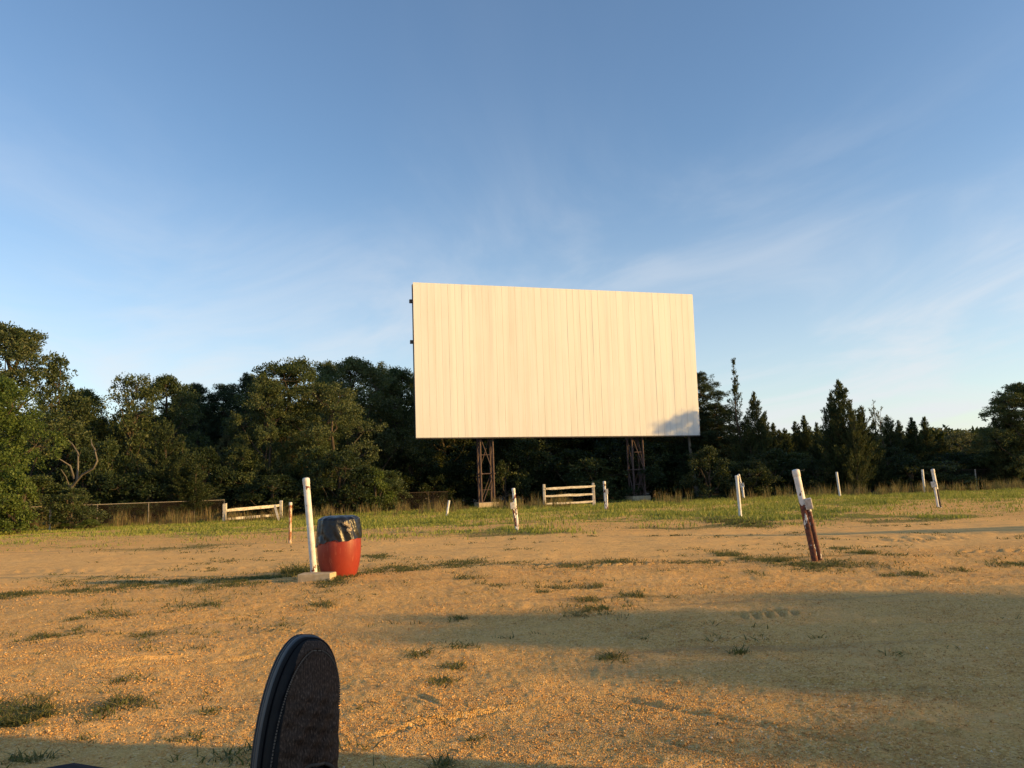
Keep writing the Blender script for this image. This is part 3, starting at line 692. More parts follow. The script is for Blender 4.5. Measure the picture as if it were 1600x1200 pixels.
for (px, where) in US:
    left = px < 640
    Y = (37+ (px/640)*7 if left else 50)+rn.uniform(0, 3)
    if 620 < px < 1100: Y += 6
    topy = (735 - (0 if left else 15) + rn.uniform(-45, 12)) if px < 1100 else 708+rn.uniform(-10, 14)
    if px < 60: topy = 745
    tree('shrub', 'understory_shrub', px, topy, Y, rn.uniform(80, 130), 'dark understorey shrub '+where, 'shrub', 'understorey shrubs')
tree('shrub', 'understory_shrub', 112, 764, 34.4, 95, 'dark low shrub hiding the foot of the dead forked tree', 'shrub', 'understorey shrubs')
tree('brightshrub', 'leafy_bush', 140, 812, 33.5, 46, 'low bright green bush at the foot of the chain-link fence, right of the pale post', 'bush')
tree('brightshrub', 'leafy_bush', 100, 818, 34, 36, 'small yellow green bush beside the pale fence post', 'bush')
tree('brightshrub', 'leafy_bush', 30, 740, 31, 90, 'dense sunlit bush below the bright tree at the left edge', 'bush')
tree('brightshrub', 'leafy_bush', -10, 760, 30.5, 120, 'sunlit bush cut off by the left edge under the bright tree', 'bush')
tree('brightshrub', 'leafy_bush', 585, 735, 43, 60, 'green lit bush under the tallest round oak', 'bush')

# far wood as one mass
def far_wood():
    n = 420000; x = rng.uniform(-75, 75, n); y = rng.uniform(66, 76, n)+np.abs(x)*.05
    hmax = np.where(x < 8, 8.5, 5.0)-(1-sst(-60, -30, x))*0+1.6*(fbm(x*.35, y*.2, 3, 71)-.5)*2
    hmax = 8.3+(4.4-8.3)*sst(10, 20, x)+1.4*(fbm(x*.5, y*.3, 3, 71)-.5)*2
    z = hmax*rng.random(n)**.8
    keep = fbm(x*1.2+z*.7, z*1.2+y*.4, 2, 72) > .27
    P = np.stack([x, y, z], -1)[keep]; D = unit(rng, len(P))+np.array([0, -.3, .3])
    V, Fc = leafcards(P, D, rng.uniform(.25, .5, len(P)), rng.uniform(.16, .32, len(P)), rng)
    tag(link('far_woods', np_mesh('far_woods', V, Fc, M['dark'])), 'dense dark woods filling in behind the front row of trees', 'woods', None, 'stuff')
far_wood()

# dead branching snag in front of the left trees
def snag():
    b = at(112, 762, 35.2); g0 = Vector((b.x, 35.2, tz(b.x, 35.2)))
    mb = MB(); rnd = random.Random(3)
    def L(*pp, r0=.09, r1=.02):
        pts = [at(px, py, 35.2+dy)-g0 for px, py, dy in pp]; n = len(pts)
        mb.tube(pts, [r0+(r1-r0)*i/(n-1) for i in range(n)], 7, False)
    mb.tube([(0, 0, -.2), at(110, 790, 35.2)-g0, at(113, 758, 35.1)-g0], [.10, .08, .07], 8)
    L((113, 760, -.1), (128, 742, -.3), (146, 732, -.4), (152, 720, -.5), (148, 702, -.5), (143, 694, -.4), r0=.06, r1=.025)
    L((148, 706, -.5), (154, 701, -.6), r0=.025, r1=.012); L((144, 696, -.4), (142, 686, -.3), r0=.03, r1=.012)
    L((120, 750, -.2), (122, 728, -.1), (122, 708, 0), (114, 695, .1), (106, 687, .1), r0=.05, r1=.015)
    L((116, 748, -.2), (110, 728, -.4), (96, 719, -.6), (86, 713, -.7), r0=.045, r1=.015)
    L((110, 765, 0), (103, 745, -.3), (95, 733, -.4), r0=.03, r1=.012)
    L((122, 716, 0), (126, 706, -.1), r0=.02, r1=.01)
    o = mb.build('dead_tree', M['barkpale'], None, True, loc=g0)
    tag(o, 'bare pale dead tree with forked crooked branches above the chain-link fence', 'dead tree')
    # pale lit limbs inside oaks
snag()
def leaning_trunk():
    b = ground(1095, 772); mb = MB()
    pts = [at(px, py, 56)-Vector((at(1090, 780, 56).x, 56, 0)) for px, py in ((1091, 790), (1088, 765), (1084, 740), (1080, 715), (1076, 680))]
    o = mb.tube(pts, [.17, .15, .14, .12, .09], 8).build('bare_trunk', M['barkpale'], None, True, loc=(at(1090, 780, 56).x, 56, 0))
    tag(o, 'slim grey leaning tree trunk below the lower right corner of the screen', 'tree trunk')
leaning_trunk()

# ------------------------------------------------------------------ the movie screen
K = dict(bl=50.0, tr=56.2557, br=55.309, tl=50.9467)
PXS = dict(tl=(645, 441), tr=(1082, 460), bl=(650, 684), br=(1094, 680))
def campt(k):
    x, y = PXS[k]; return CM @ (Vector(((x-800)/F, -(y-600)/F, -1))*K[k])
bl, br, tl = campt('bl'), campt('br'), campt('tl')
U = (br-bl); SW = U.length; U.normalize(); Vv = (tl-bl); SH = Vv.length; Vv.normalize(); Nn = Vv.cross(U).normalized()   # Nn points away from the audience
if Nn.y < 0: Nn = -Nn
def sp(u, v, d=0): return bl+U*u+Vv*v+Nn*d
def movie_screen():
    foot = sp(SW*.5, 0); root = empty('movie_screen', (foot.x, foot.y, tz(foot.x, foot.y)))
    O = root.location
    def q(*a): return sp(*a)-O
    n = 44; wd = SW/n; vs = []; fs = []; rnd = random.Random(2)
    for i in range(n):
        u0, u1 = i*wd+.002, (i+1)*wd-.002; t = rnd.uniform(-.006, .006)
        if i == 0: u0 = 0
        if i == n-1: u1 = SW
        b = len(vs); rib = [(u0, .02), (u0+.003, .002+t), (u0+.03, t), ((u0+u1)/2, t*.3+rnd.uniform(-.004, .004)), (u1-.03, 0), (u1-.003, .002), (u1, .02)]
        for v in (0, SH*.33, SH*.66, SH):
            e = rnd.uniform(-.006, .006) if 0 < v < SH else 0
            for (u, d) in rib: vs.append(q(u, v, d+e))
        k = len(rib)
        for r in range(3):
            for c in range(k-1): fs.append((b+r*k+c, b+r*k+c+1, b+(r+1)*k+c+1, b+(r+1)*k+c))
    mb = MB(); mb.add(vs, fs); mb.build('screen_panel', M['screen'], root)
    mb = MB()                                  # backing sheet with thickness, seen in the seams and from behind
    mb.add([q(u, v, d) for d in (.022, .10) for (u, v) in ((.01, .01), (SW-.01, .01), (SW-.01, SH-.01), (.01, SH-.01))],
           [(0, 3, 2, 1), (4, 5, 6, 7), (0, 1, 5, 4), (1, 2, 6, 5), (2, 3, 7, 6), (3, 0, 4, 7)])
    mb.build('backing', M['darkmetal2'], root)
    fr = MB()
    for v in (.08, SH*.34, SH*.615, SH*.88):
        ext = .22 if v > SH*.5 else 0
        fr.beam(q(-ext, v, .26), q(SW, v, .26), .26, .22, Vv)
    for u in (.1, SW*.245, SW*.5, SW*.755, SW-.1): fr.beam(q(u, .1, .5), q(u, SH-.05, .5), .2, .2, U)
    fr.build('back_frame', M['darkmetal'], root)
    tr = MB(); tr.beam(q(0, -.045, .04), q(SW, -.045, .04), .12, .07, Vv); tr.build('bottom_trim', M['darkmetal'], root)
    return root, O
M['darkmetal2'] = mat_plain('aged sheet backing', (.58, .56, .50), (.66, .64, .58), 4, .7)
SCR, SO = movie_screen()
def tower(pxl, wpx, label):
    """four pipe legs, couplings, ties and diagonals; pxl = pixel x of the front left leg at the screen's lower edge"""
    # find u on the screen's lower edge
    best = min((abs((lambda p: (CM.inverted() @ p))(sp(u, 0)).x/-(CM.inverted() @ sp(u, 0)).z*F+800-pxl), u) for u in [i*.02 for i in range(int(SW/.02))])[1]
    wd = wpx/F*52; dp = .85
    base = sp(best+wd/2, 0, .9); gz = tz(base.x, base.y)
    t = empty('support_tower', (base.x-SO.x, base.y-SO.y, gz-SO.z)); t.parent = SCR; t['label'] = label
    O = Vector((base.x, base.y, gz)); H0 = sp(best, 0).z-gz
    Uh = Vector((U.x, U.y, 0)).normalized(); Nh = Vector((Nn.x, Nn.y, 0)).normalized()
    def c(i, j, z): return Uh*((i-.5)*wd)+Nh*((j-.5)*dp)+Vector((0, 0, z))
    for i in (0, 1):
        for j in (0, 1):
            mb = MB().tube([c(i, j, -.1), c(i, j, H0+SH*.86)], .068, 10)
            for z in (H0*.48, H0*.02+.04): mb.tube([c(i, j, z-.05), c(i, j, z+.05)], .12, 10)
            mb.build('leg', M['rusty'], t, True)
    br_ = MB()
    levels = [.1, H0*.48, H0+.1, H0+SH*.4, H0+SH*.8]
    for a, b in zip(levels[:-1], levels[1:]):
        for j in (0, 1):
            br_.tube([c(0, j, b), c(1, j, b)], .036, 6)
            br_.tube([c(1 if j == 0 else 0, j, a), c(0 if j == 0 else 1, j, b)] if (levels.index(a)+j) % 2 else [c(0, j, a), c(1, j, b)], .032, 6)
            if j == 0: br_.tube([c(0, j, (a+b)/2), c(1, j, (a+b)/2)], .026, 6)
        for i in (0, 1):
            br_.tube([c(i, 0, b), c(i, 1, b)], .045, 6); br_.tube([c(i, 0, a), c(i, 1, b)], .04, 6)
    br_.build('brace', M['rusty'], t, True)
    pl = MB().box(Vector((0, 0, .08)), wd+.55, dp+.6, .5, Matrix((Uh, Nh, Vector((0, 0, 1)))).transposed()); pl.build('plinth', M['concrete'], t, bevel=.03)
tower(752, 20, 'left support tower of rusty pipes on a concrete plinth')
tower(991, 19, 'right support tower of rusty pipes')
tag(SCR, 'huge white drive-in movie screen of vertical metal sheets on two rusty pipe towers', 'movie screen')

# ------------------------------------------------------------------ posts
def post(base, top, dpx, label, mat='white', cap='cap', box=None, conduit=None, name='speaker_post', hook=False, Y=None):
    b = ground(*base) if Y is None else None
    if Y is not None:
        p = at(base[0], base[1], Y); b = Vector((p.x, Y, tz(p.x, Y)))
    tp = at(top[0], top[1], b.y+.02); r = dpx*(.92 if b.y < 15 else .84)/2/F*b.y
    ax = (tp-b); L = ax.length; ax.normalize(); g = empty(name, b)
    pts = [ax*(-.12+(L+.10)*t) for t in (0, .2, .4, .6, .8, 1)]
    body = MB().tube(pts, r, 16).build('pipe', M[mat], g, True)
    if cap:
        c = MB()
        c.tube([ax*(L-r*2.0), ax*(L-r*1.9), ax*(L-r*.5), ax*(L-r*.1), ax*(L+r*.12)], [r*1.01, r*1.09, r*1.1, r*1.02, r*.6], 16).build('cap', M['cap'], g, True)
    toward = Vector((-b.x, -b.y, 0)).normalized(); side = Vector((toward.y, -toward.x, 0))
    if side.x < 0: side = -side
    if box:
        px, py, s, h = box; t = (base[1]-py)/(base[1]-top[1]); c = ax*(L*t)
        off = (at(px, py, b.y)-b); off = Vector((off.x, toward.y*r*.3, off.z))
        bw = s/F*b.y; bh = h/F*b.y
        Mx = Matrix((side, -toward, Vector((0, 0, 1)))).transposed() @ Matrix.Rotation(-math.asin(max(-.4, min(.4, -ax.x))), 3, 'Y')
        bo = MB().box(off, bw, .09 if b.y > 15 else .12, bh, Mx).build('junction_box', M['boxpaint'], g, bevel=.008)
        if b.y < 15:
            lid = MB().box(off+toward*.065+Vector((0, 0, -.0)), bw*.72, .012, bh*.8, Mx).build('cover_plate', M['boxplate'], bo)
    if conduit:
        px0, py0, px1, py1, dp = conduit
        a_ = at(px0, py0, b.y)-b+toward*.02; b_ = at(px1, py1, b.y)-b+toward*.02
        MB().tube([a_, (a_+b_)/2, b_], dp/2/F*b.y, 10).build('conduit', M[mat if mat != 'blacklow' else 'white'], g, True)
    if hook:
        a_ = at(1248, 735, b.y)-b; MB().tube([a_, a_+side*.03+Vector((0, 0, 0)), a_+side*.075, a_+side*.08+Vector((0, 0, .01))], .003, 6).build('hook', M['galv'], g)
    return tag(g, label, 'post', 'old posts standing about the lot')
M['boxpaint'] = mat_plain('weathered box paint', (.42, .36, .28), (.76, .72, .64), 18, .7, .3)
M['boxplate'] = mat_plain('tan box plate', (.40, .30, .22), (.62, .52, .42), 25, .7, .3)
post((491, 899), (478, 747), 11, 'tall clean white pipe post leaning beside the red barrel', 'white')
post((453, 849), (454, 785), 5.4, 'orange rusted pipe post with a pale cap left of the tall white post', 'orange')
post((698, 806), (702, 781), 4, 'short thin white stake in the grass left of the left support tower', 'white', None, name='marker_stake')
post((809, 828), (802, 763), 6, 'flaking white post with a small box on its left side, below the screen', 'mottled', 'cap', (801, 790, 7, 10), (802, 795, 807, 826, 3.5))
post((947, 797), (944, 752), 5, 'flaking brown and white post just right of the three-rail fence', 'mottled', 'cap', (948, 768, 4, 8), (948, 772, 949, 795, 3))
post((1157, 807), (1151, 743), 6, 'clean white pipe post in front of the flaking one, right of the screen', 'white')
post((1163, 780), (1154, 741), 4, 'flaking dark post with a box, half hidden behind the clean white post', 'mottled', 'cap', (1160, 758, 5, 7), (1160, 760, 1162, 779, 3.5))
post((1274, 877), (1243, 734), 11.5, 'thick leaning post nearest on the right, white above and rusty red below, with a box', 'mottlelow', 'cap', (1263, 787, 10.5, 17), (1264, 795, 1282, 875, 6.5), hook=True)
post((1312, 768), (1307, 737), 4, 'slim white leaning stake at the wood edge under the many-spired cedar', 'white', None, name='marker_stake', Y=41)
post((1444, 760), (1441, 733), 4, 'slim white upright stake behind the post with black paint', 'white', None, name='marker_stake', Y=44)
post((1469, 793), (1457, 733), 6, 'leaning white post with black flaked lower half and a box, near the right edge', 'blacklow', 'cap', (1459, 757, 8, 9), (1460, 760, 1466, 792, 3.5))
# concrete foot of the near white post
p = ground(494, 907)
fb = MB().box((0, 0, .03), .46, .26, .13, Matrix.Rotation(-.1, 3, 'Z'), .02, random.Random(1)).build('concrete_block', M['concrete'], None, bevel=.012, loc=(p.x, p.y+.05, p.z))
tag(fb, 'flat weathered concrete block at the foot of the tall white post', 'concrete block')

# ------------------------------------------------------------------ split rail fences
def rail_fence(posts, rails, Y0, Y1, label, board=None, seed=0, wp=.13):
    rnd = random.Random(seed); (pa, pb) = posts
    a = at(pa[0], pa[2], Y0); b = at(pb[0], pb[2], Y1); a.z = tz(a.x, a.y); b.z = tz(b.x, b.y)
    g = empty('rail_fence', a)
    for (px, ty, by), Y, c in ((pa, Y0, a), (pb, Y1, b)):
        tp = at(px, ty, Y); m = MB(); h = tp.z-c.z
        for k in range(5):
            pass
        m.box(c-a+Vector((0, 0, h*.46)), wp, wp, h*1.1, None, .03, rnd); m.build('post', M['wood'], g, bevel=.02)
    for (x0, y0, x1, y1, hp) in rails:
        p0 = at(x0, y0, Y0-.03)-a; p1 = at(x1, y1, Y1-.03)-a; m = MB(); n = 6
        pts = [p0.lerp(p1, i/n)+Vector((0, 0, rnd.uniform(-.012, .012))) for i in range(n+1)]
        hh = hp/2/F*Y0; vs = []
        for i, p in enumerate(pts):
            e = hh*(.75 if i in (0, n) else rnd.uniform(.85, 1.1))
            for dy, dz in ((-.03, -e), (.03, -e), (.03, e), (-.03, e)): vs.append(p+Vector((0, dy, dz)))
        fs = [(i*4+k, i*4+(k+1) % 4, (i+1)*4+(k+1) % 4, (i+1)*4+k) for i in range(n) for k in range(4)]+[(3, 2, 1, 0), tuple(n*4+k for k in range(4))]
        m.add(vs, fs); m.build('rail', M['wood'], g)
    if board:
        x0, y0, x1, y1 = board; p0 = at(x0, y0, Y0-.25)-a; p1 = at(x1, y1, Y0-.5)-a
        MB().beam(p0, p1, .03, .1, (1, 0, 0)).build('leaning_board', M['wood'], g)
    return tag(g, label, 'fence', 'short rail fences')
rail_fence(((351, 787, 819), (439, 782, 816)), ((353, 797.5, 437, 790, 5), (353, 811, 437, 804.5, 4)), 37, 40, 'two-rail weathered white fence with a leaning board, on the left grass', (429, 789, 437, 818), 4, .15)
rail_fence(((851, 757, 791), (928, 755, 788)), ((853, 763.5, 930, 759.5, 3.6), (850, 775.5, 928, 772, 3.4), (853, 787.5, 928, 783.5, 3)), 39.5, 40.5, 'three-rail weathered wooden fence under the middle of the screen', None, 9, .14)

# ------------------------------------------------------------------ chain-link fences
def chain_fence(pts, Ht, posts_px, label, pmat='galv', mesh_mat='rustwire', step=.11, wood=False):
    a = Vector(pts[0]); b = Vector(pts[1]); a.z = tz(a.x, a.y); b.z = tz(b.x, b.y); g = empty('chain_link_fence', a)
    d = b-a; L = d.length; dn = d.normalized()
    MB().tube([Vector((0, 0, Ht)), d*.5+Vector((0, 0, Ht)), d+Vector((0, 0, Ht))], .016, 6).build('top_rail', M[pmat], g, True)
    n = int(L/step); VV = []; FF = []
    for i in range(-int(Ht/step), n):
        for s in (0, 1):
            x0 = i*step; x1 = x0+Ht; z0, z1 = 0, Ht
            if x0 < 0: z0 = -x0; x0 = 0
            if x1 > L: z1 = Ht-(x1-L); x1 = L
            if s: x0, x1 = L-x0, L-x1
            p0 = dn*x0+Vector((0, 0, z0)); p1 = dn*x1+Vector((0, 0, z1)); k = len(VV)
            w_ = Vector((0, 0, .003)); VV += [p0-w_, p1-w_, p1+w_, p0+w_]; FF.append((k, k+1, k+2, k+3))
    link('wire_mesh', np_mesh('wire_mesh', [tuple(v) for v in VV], FF, M[mesh_mat]), g)
    for px in posts_px:
        t = px; c = d*t; MB().tube([c+Vector((0, 0, -.1)), c+Vector((0, 0, Ht+.03))], .024 if t != posts_px[0] else .042, 8).build('post', M['palepost' if t == posts_px[0] else pmat], g, True)
    return tag(g, label, 'fence')
M['palepost'] = mat_plain('pale pipe', (.45, .38, .30), (.62, .55, .46), 12, .6)
fa = at(48, 802, 33.5); fb_ = at(350, 795, 41)
chain_fence(((fa.x, 33.5, 0), (fb_.x, 41, 0)), 1.05, (.085, .30, .56, .82, 1.), 'rusty chain-link fence with a pale post along the foot of the left woods')
fa = at(1432, 743, 52); fb_ = at(1660, 742, 49)
chain_fence(((fa.x, 52, 0), (fb_.x, 49, 0)), 1.35, (.42, 0, .8), 'dark chain-link fence with a weathered post in front of the right-edge trees', 'rustwire')
fa = at(352, 795, 44); fb_ = at(700, 776, 50)
chain_fence(((fa.x, 44, 0), (fb_.x, 50, 0)), 1.2, (.35, .6, .9), 'dim chain-link fence in the shade behind the barrel and tall dry grass', 'rustwire')

# ------------------------------------------------------------------ barrel with bag
def barrel():
    p = ground(530, 903); y0 = p.y+.30; dist = y0
    c = Vector((at(530, 870, y0).x, y0, tz(p.x, y0)-.01)); S = .30
    g = empty('trash_barrel', c)
    prof = [(.0, 0), (.218, 0), (.236, .012), (.250, .05), (.281, .16), (.300, .27), (.309, .38), (.311, .47), (.306, .56), (.292, .68), (.272, .78), (.262, .80), (.262, .82)]
    mb = MB().lathe(prof[1:], 56)
    g2 = NT('red plastic'); n = g2.noise(3, 4, .6); sc = g2.noise(30, 4, .7, vec=g2.map(scale=(1, 1, .15)))
    cc = g2.ramp(n, [(.3, (.235, .026, .014)), (.7, (.31, .040, .021))]); cc = g2.mix(g2.math('MULTIPLY', g2.step(sc, .56, .72), .45), cc, (.55, .17, .09))
    cc = g2.mix(g2.math('MULTIPLY', g2.step(g2.noise(6, 5, .7, vec=g2.map(scale=(1, 1, .5), loc=(3, 1, 2))), .55, .75), .5), cc, (.22, .03, .018))
    z = g2.n('ShaderNodeSeparateXYZ', {0: g2.tc.outputs['Object']}).outputs[2]
    cc = g2.mix(g2.math('MULTIPLY', g2.step(g2.math('ADD', z, g2.math('MULTIPLY', n, .12)), .14, .04), .55), cc, (.45, .22, .10))
    g2.col(cc).set(rough=.42, spec=.4); g2.bump(g2.noise(14, 3, .6), .12, .004)
    mb.build('drum', g2.m, g, True, auto=60)
    # bag
    n = 160; mv = 46; vs = []; fs = []; H = .86
    nA = np.linspace(0, 2*PI, n, endpoint=False)
    right = math.atan2(-.35, .93)                                   # hem sits higher on the right
    for j in range(mv+1):
        t = j/mv
        hem = .495 + .055*np.cos(nA-right) + .018*np.sin(nA*3+1) + .010*np.sin(nA*7) + .006*np.sin(nA*17+2)
        if t < .62:
            s = t/.62; z = hem+(.80-hem)*s; r = .318 + .008*math.sin(s*PI)*1 - .016*s
            r = r + .012*(1-s)**3
        else:
            s = (t-.62)/.38; z = .80+.065*math.sin(s*PI/2)+0*nA; r = .302*math.cos(s*PI/2*.93)**.55 if s < 1 else .05
            z = z + 0*nA
        ca, sa = np.cos(nA), np.sin(nA)
        d = .022*(fbm(ca*2.2+5+z*1.5, sa*2.2+z*2.5, 3, 101)-.5) + .012*np.abs(fbm(nA*2.4+z*5, z*9-nA, 3, 102)-.5) - .016*np.abs(vnoise(ca*7+z*2, sa*7+z*3, 103)-.5)
        d = d + .010*np.sin(nA*11+z*14+3*vnoise(ca*2, z*6, 104))*(.3+.7*vnoise(ca*3, sa*3, 105))
        rr = r+d*(1 if t < .9 else .4); zz = z + (.020*(fbm(ca*3*r*4, sa*3*r*4, 3, 106)-.5) if t > .62 else 0)
        for k in range(n): vs.append((rr[k]*ca[k], rr[k]*sa[k], zz[k] if hasattr(zz, '__len__') else zz))
    for j in range(mv):
        for k in range(n): k2 = (k+1) % n; fs.append((j*n+k, j*n+k2, (j+1)*n+k2, (j+1)*n+k))
    fs.append(tuple(mv*n+k for k in range(n)))
    b = NT('black bin liner'); b.col((.010, .011, .013)).set(rough=.33, spec=.4)
    b.bump(b.noise(11, 3, .5, dist=1.5), .45, .014)
    bag = MB().add(vs, fs).build('bin_liner', b.m, g, True, auto=180)
    # tan patch coloured as the sunlit highlight on a liner fold, front right
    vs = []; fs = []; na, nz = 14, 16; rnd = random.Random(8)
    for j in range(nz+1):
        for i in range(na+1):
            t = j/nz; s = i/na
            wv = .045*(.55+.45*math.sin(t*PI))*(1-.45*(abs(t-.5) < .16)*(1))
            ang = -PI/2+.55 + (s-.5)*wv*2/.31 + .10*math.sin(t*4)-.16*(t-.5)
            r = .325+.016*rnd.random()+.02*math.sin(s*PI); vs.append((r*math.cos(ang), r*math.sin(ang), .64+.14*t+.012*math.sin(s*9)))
    for j in range(nz):
        for i in range(na): k = j*(na+1)+i; fs.append((k, k+1, k+na+2, k+na+1))
    sm = mat_plain('tan glint', (.10, .08, .06), (.62, .50, .34), 26, .5, .6, .4, 0, .02)
    MB().add(vs, fs).build('glint_patch', sm, bag, True, auto=35)
    return tag(g, 'red plastic barrel with a crumpled black bin liner over its top', 'trash barrel')
barrel()

# ------------------------------------------------------------------ the reclining person: legs, shoes
def skin(name, pts, edges, radii, mat, parent=None, sub=2):
    me = bpy.data.meshes.new(name); me.from_pydata([tuple(p) for p in pts], edges, []); me.materials.append(mat)
    o = link(name, me, parent)
    m = o.modifiers.new('skin', 'SKIN'); m.use_smooth_shade = True
    for i, r in enumerate(radii): me.skin_vertices[0].data[i].radius = (r, r) if not isinstance(r, tuple) else r
    me.skin_vertices[0].data[0].use_root = True
    s = o.modifiers.new('sub', 'SUBSURF'); s.levels = sub; s.render_levels = sub
    return o
def person():
    tr = NT('dark trousers'); n = tr.noise(90, 3, .6)
    tr.col(tr.ramp(n, [(.3, (.010, .011, .016)), (.7, (.022, .023, .032))])).set(rough=.9, spec=.1); tr.bump(n, .3, .002)
    shirt = mat_plain('dark shirt', (.02, .02, .025), (.04, .04, .05), 30, .9)
    SY = 1.02
    heel = at(470, 1290, SY)                           # ankle region of the seen shoe
    ank = at(472, 1258, .98); knee = Vector((-.20, .50, .93)); 
    # the other knee, just in at the bottom left corner
    k2 = at(62, 1191, .46)-Vector((0, 0, .062)); a2 = Vector((-.42, .86, .86))
    pel = Vector((-.02, -.12, .93))
    pts = [pel, (.0, -.30, .98), (.0, -.48, 1.06), (.0, -.62, 1.15), (.0, -.70, 1.24), (.0, -.74, 1.33), (.0, -.76, 1.41),
           (.08, -.04, .93), tuple(knee), tuple(ank+Vector((0, -.02, 0))),
           (-.13, -.04, .94), tuple(k2), tuple(a2),
           (.19, -.58, 1.10), (.26, -.35, .95), (.10, -.16, 1.08), (-.19, -.58, 1.10), (-.27, -.35, .95), (-.10, -.16, 1.08)]
    edges = [(0, 1), (1, 2), (2, 3), (3, 4), (4, 5), (5, 6), (0, 7), (7, 8), (8, 9), (0, 10), (10, 11), (11, 12), (3, 13), (13, 14), (14, 15), (3, 16), (16, 17), (17, 18)]
    rad = [.13, .13, .14, .12, .055, .085, .09, .085, .062, .040, .088, .088, .045, .05, .042, .03, .05, .042, .03]
    body = skin('person', pts, edges, rad, tr.m)
    tag(body, 'reclining person in dark trousers, one dark knit slip-on shoe stretched out before the camera', 'person')
    # ---- shoe, local frame: s along from toe tip downwards, w to the right, t towards the eye
    up = (at(478, 995, SY)-at(467, 1190, SY)).normalized()
    eye = Vector((0, 0, EYE)); cen = at(468, 1090, SY); f = (eye-cen).normalized()
    lean = Vector((0, .20, 0)); up = (up+Vector((0, .18, 0))).normalized()
    wdir = up.cross(f).normalized()
    if wdir.x < 0: wdir = -wdir
    tdir = wdir.cross(up).normalized()
    if tdir.dot(f) < 0: tdir = -tdir
    # turn about the long axis so that the outer side of the sole shows on the left
    rot = Matrix.Rotation(R(15), 3, up); wdir = rot @ wdir; tdir = rot @ tdir
    if (tdir.x > 0) is False: pass
    toe = at(482, 997, SY)
    Ls = .285
    def fr(s, w_, t): return toe-up*s+wdir*w_+tdir*t
    def halfw(s):   # outline: left (outer) and right (inner) half widths
        x = s/Ls
        def se(q, p): q = min(1, max(0, q)); return (1-(1-q)**p)**(1/p)
        l = .046*se(x/.50, 2.1)-(.010*((x-.5)/.5)**1.3 if x > .5 else 0)
        r = .040*se(x/.26, 2.2)+(.003*math.sin((x-.26)*4) if x > .26 else 0)-(.008*((x-.5)/.5) if x > .5 else 0)
        if x > .86: k = max(0, 1-((x-.86)/.14)**2)**.5; l *= k; r *= k
        return l, r
    me_up = NT('dark knit'); vec = me_up.tc.outputs['UV']
    kn = me_up.noise(1., 2, .5, vec=me_up.map(src='UV', scale=(520, 240, 1)))
    row = me_up.n('ShaderNodeTexWave', {'Vector': me_up.map(src='UV', scale=(1, 1, 1)), 'Scale': 110., 'Distortion': 5., 'Detail': 3., 'Detail Scale': 4.}, bands_direction='X').outputs['Fac']
    kn2 = me_up.math('ADD', me_up.math('MULTIPLY', kn, .86), me_up.math('MULTIPLY', row, .12))
    nz = me_up.noise(9, 4, .6)
    bc = me_up.ramp(kn2, [(.34, (.036, .021, .014)), (.56, (.080, .046, .029)), (.74, (.17, .105, .068))])
    bc = me_up.mix(me_up.math('MULTIPLY', me_up.step(nz, .4, .7), .4), bc, (.05, .038, .030), 'SCREEN')
    me_up.col(bc).set(rough=.95, spec=.1); b1 = me_up.bump(kn2, .8, .0015); me_up.bump(nz, .3, .004, b1)
    side_m = mat_plain('black synthetic side', (.004, .004, .005), (.009, .009, .010), 40, .85, 0, .15)
    mid_m = mat_plain('grey midsole foam', (.042, .045, .050), (.066, .07, .076), 20, .6)
    out_m = mat_plain('black rubber outsole', (.008, .008, .009), (.016, .016, .018), 30, .7, .5)
    nS, nA_ = 150, 90
    def section(s):
        l, r = halfw(s); x = s/Ls
        h = .050*(1-(1-min(1, max(0, x)/.30))**2.)**.5 + .030*sm(.1, .6, x)
        if x > .62: h += .0
        return l, r, h
    def sm(a, b, x):
        t = max(0, min(1, (x-a)/(b-a))); return t*t*(3-2*t)
    vs = []; uv = []
    for i in range(nS+1):
        s = Ls*(i/nS)**1.35+.0005; l, r, h = section(s)
        cw = (r-l)/2; hw = max((l+r)/2, .002)
        for k in range(nA_+1):
            th = PI*(k/nA_)                                     # left edge -> over the top -> right edge
            c_, s_ = -math.cos(th), math.sin(th)
            ww = hw*math.copysign(abs(c_)**.80, c_)*.97; tt = h*s_**1.0
            crease = (.0030*math.sin(s*190+9*math.sin(ww*38)+ww*22)+.0016*math.sin(s*410-ww*60))*sm(.16, .28, s/Ls)*(1-sm(.50, .7, s/Ls))*s_
            ed = .0022*math.exp(-((abs(ww-cw*0)/hw-.80)/.05)**2)*sm(.0, .12, s/Ls)
            sa_ = max(.0002, s-.012); la_, ra_ = halfw(sa_); dd = min(cw+ww+la_-.0045, ra_-.003-cw-ww, (s-.0135)*1.2)
            ed = -.0030*math.exp(-((dd+.0035)/.0030)**2)+.0030*math.exp(-(dd/.0014)**2)-.0022*math.exp(-((dd-.0045)/.0030)**2)
            vs.append(fr(s, cw+ww, .012+tt+crease-ed)); uv.append((ww*1.15, s))
    fs = [(i*(nA_+1)+k, i*(nA_+1)+k+1, (i+1)*(nA_+1)+k+1, (i+1)*(nA_+1)+k) for i in range(nS) for k in range(nA_)]
    # the collar opening: drop the faces of the throat
    def mid(f_): i = f_[0]//(nA_+1); k = f_[0] % (nA_+1); return i, k
    keep = []
    for f_ in fs:
        i, k = mid(f_); s = Ls*(i/nS)**1.35; a = abs(k/nA_-.54)
        if s > .134+.040*(a/.30)**2 and a < .30 and s < .275: continue
        keep.append(f_)
    WW = [u[0]/1.15 for u in uv]
    def edge(s):
        l2, r2 = halfw(max(.0002, s-.012)); return -l2+.0045, r2-.003
    def knit(s, vv):
        if s < .0015: return False
        wv_ = sum(WW[v] for v in vv)/len(vv); lq, rq = halfw(s); return -lq+.0085*min(1, s/.05)**.6 < wv_+(rq-lq)/2
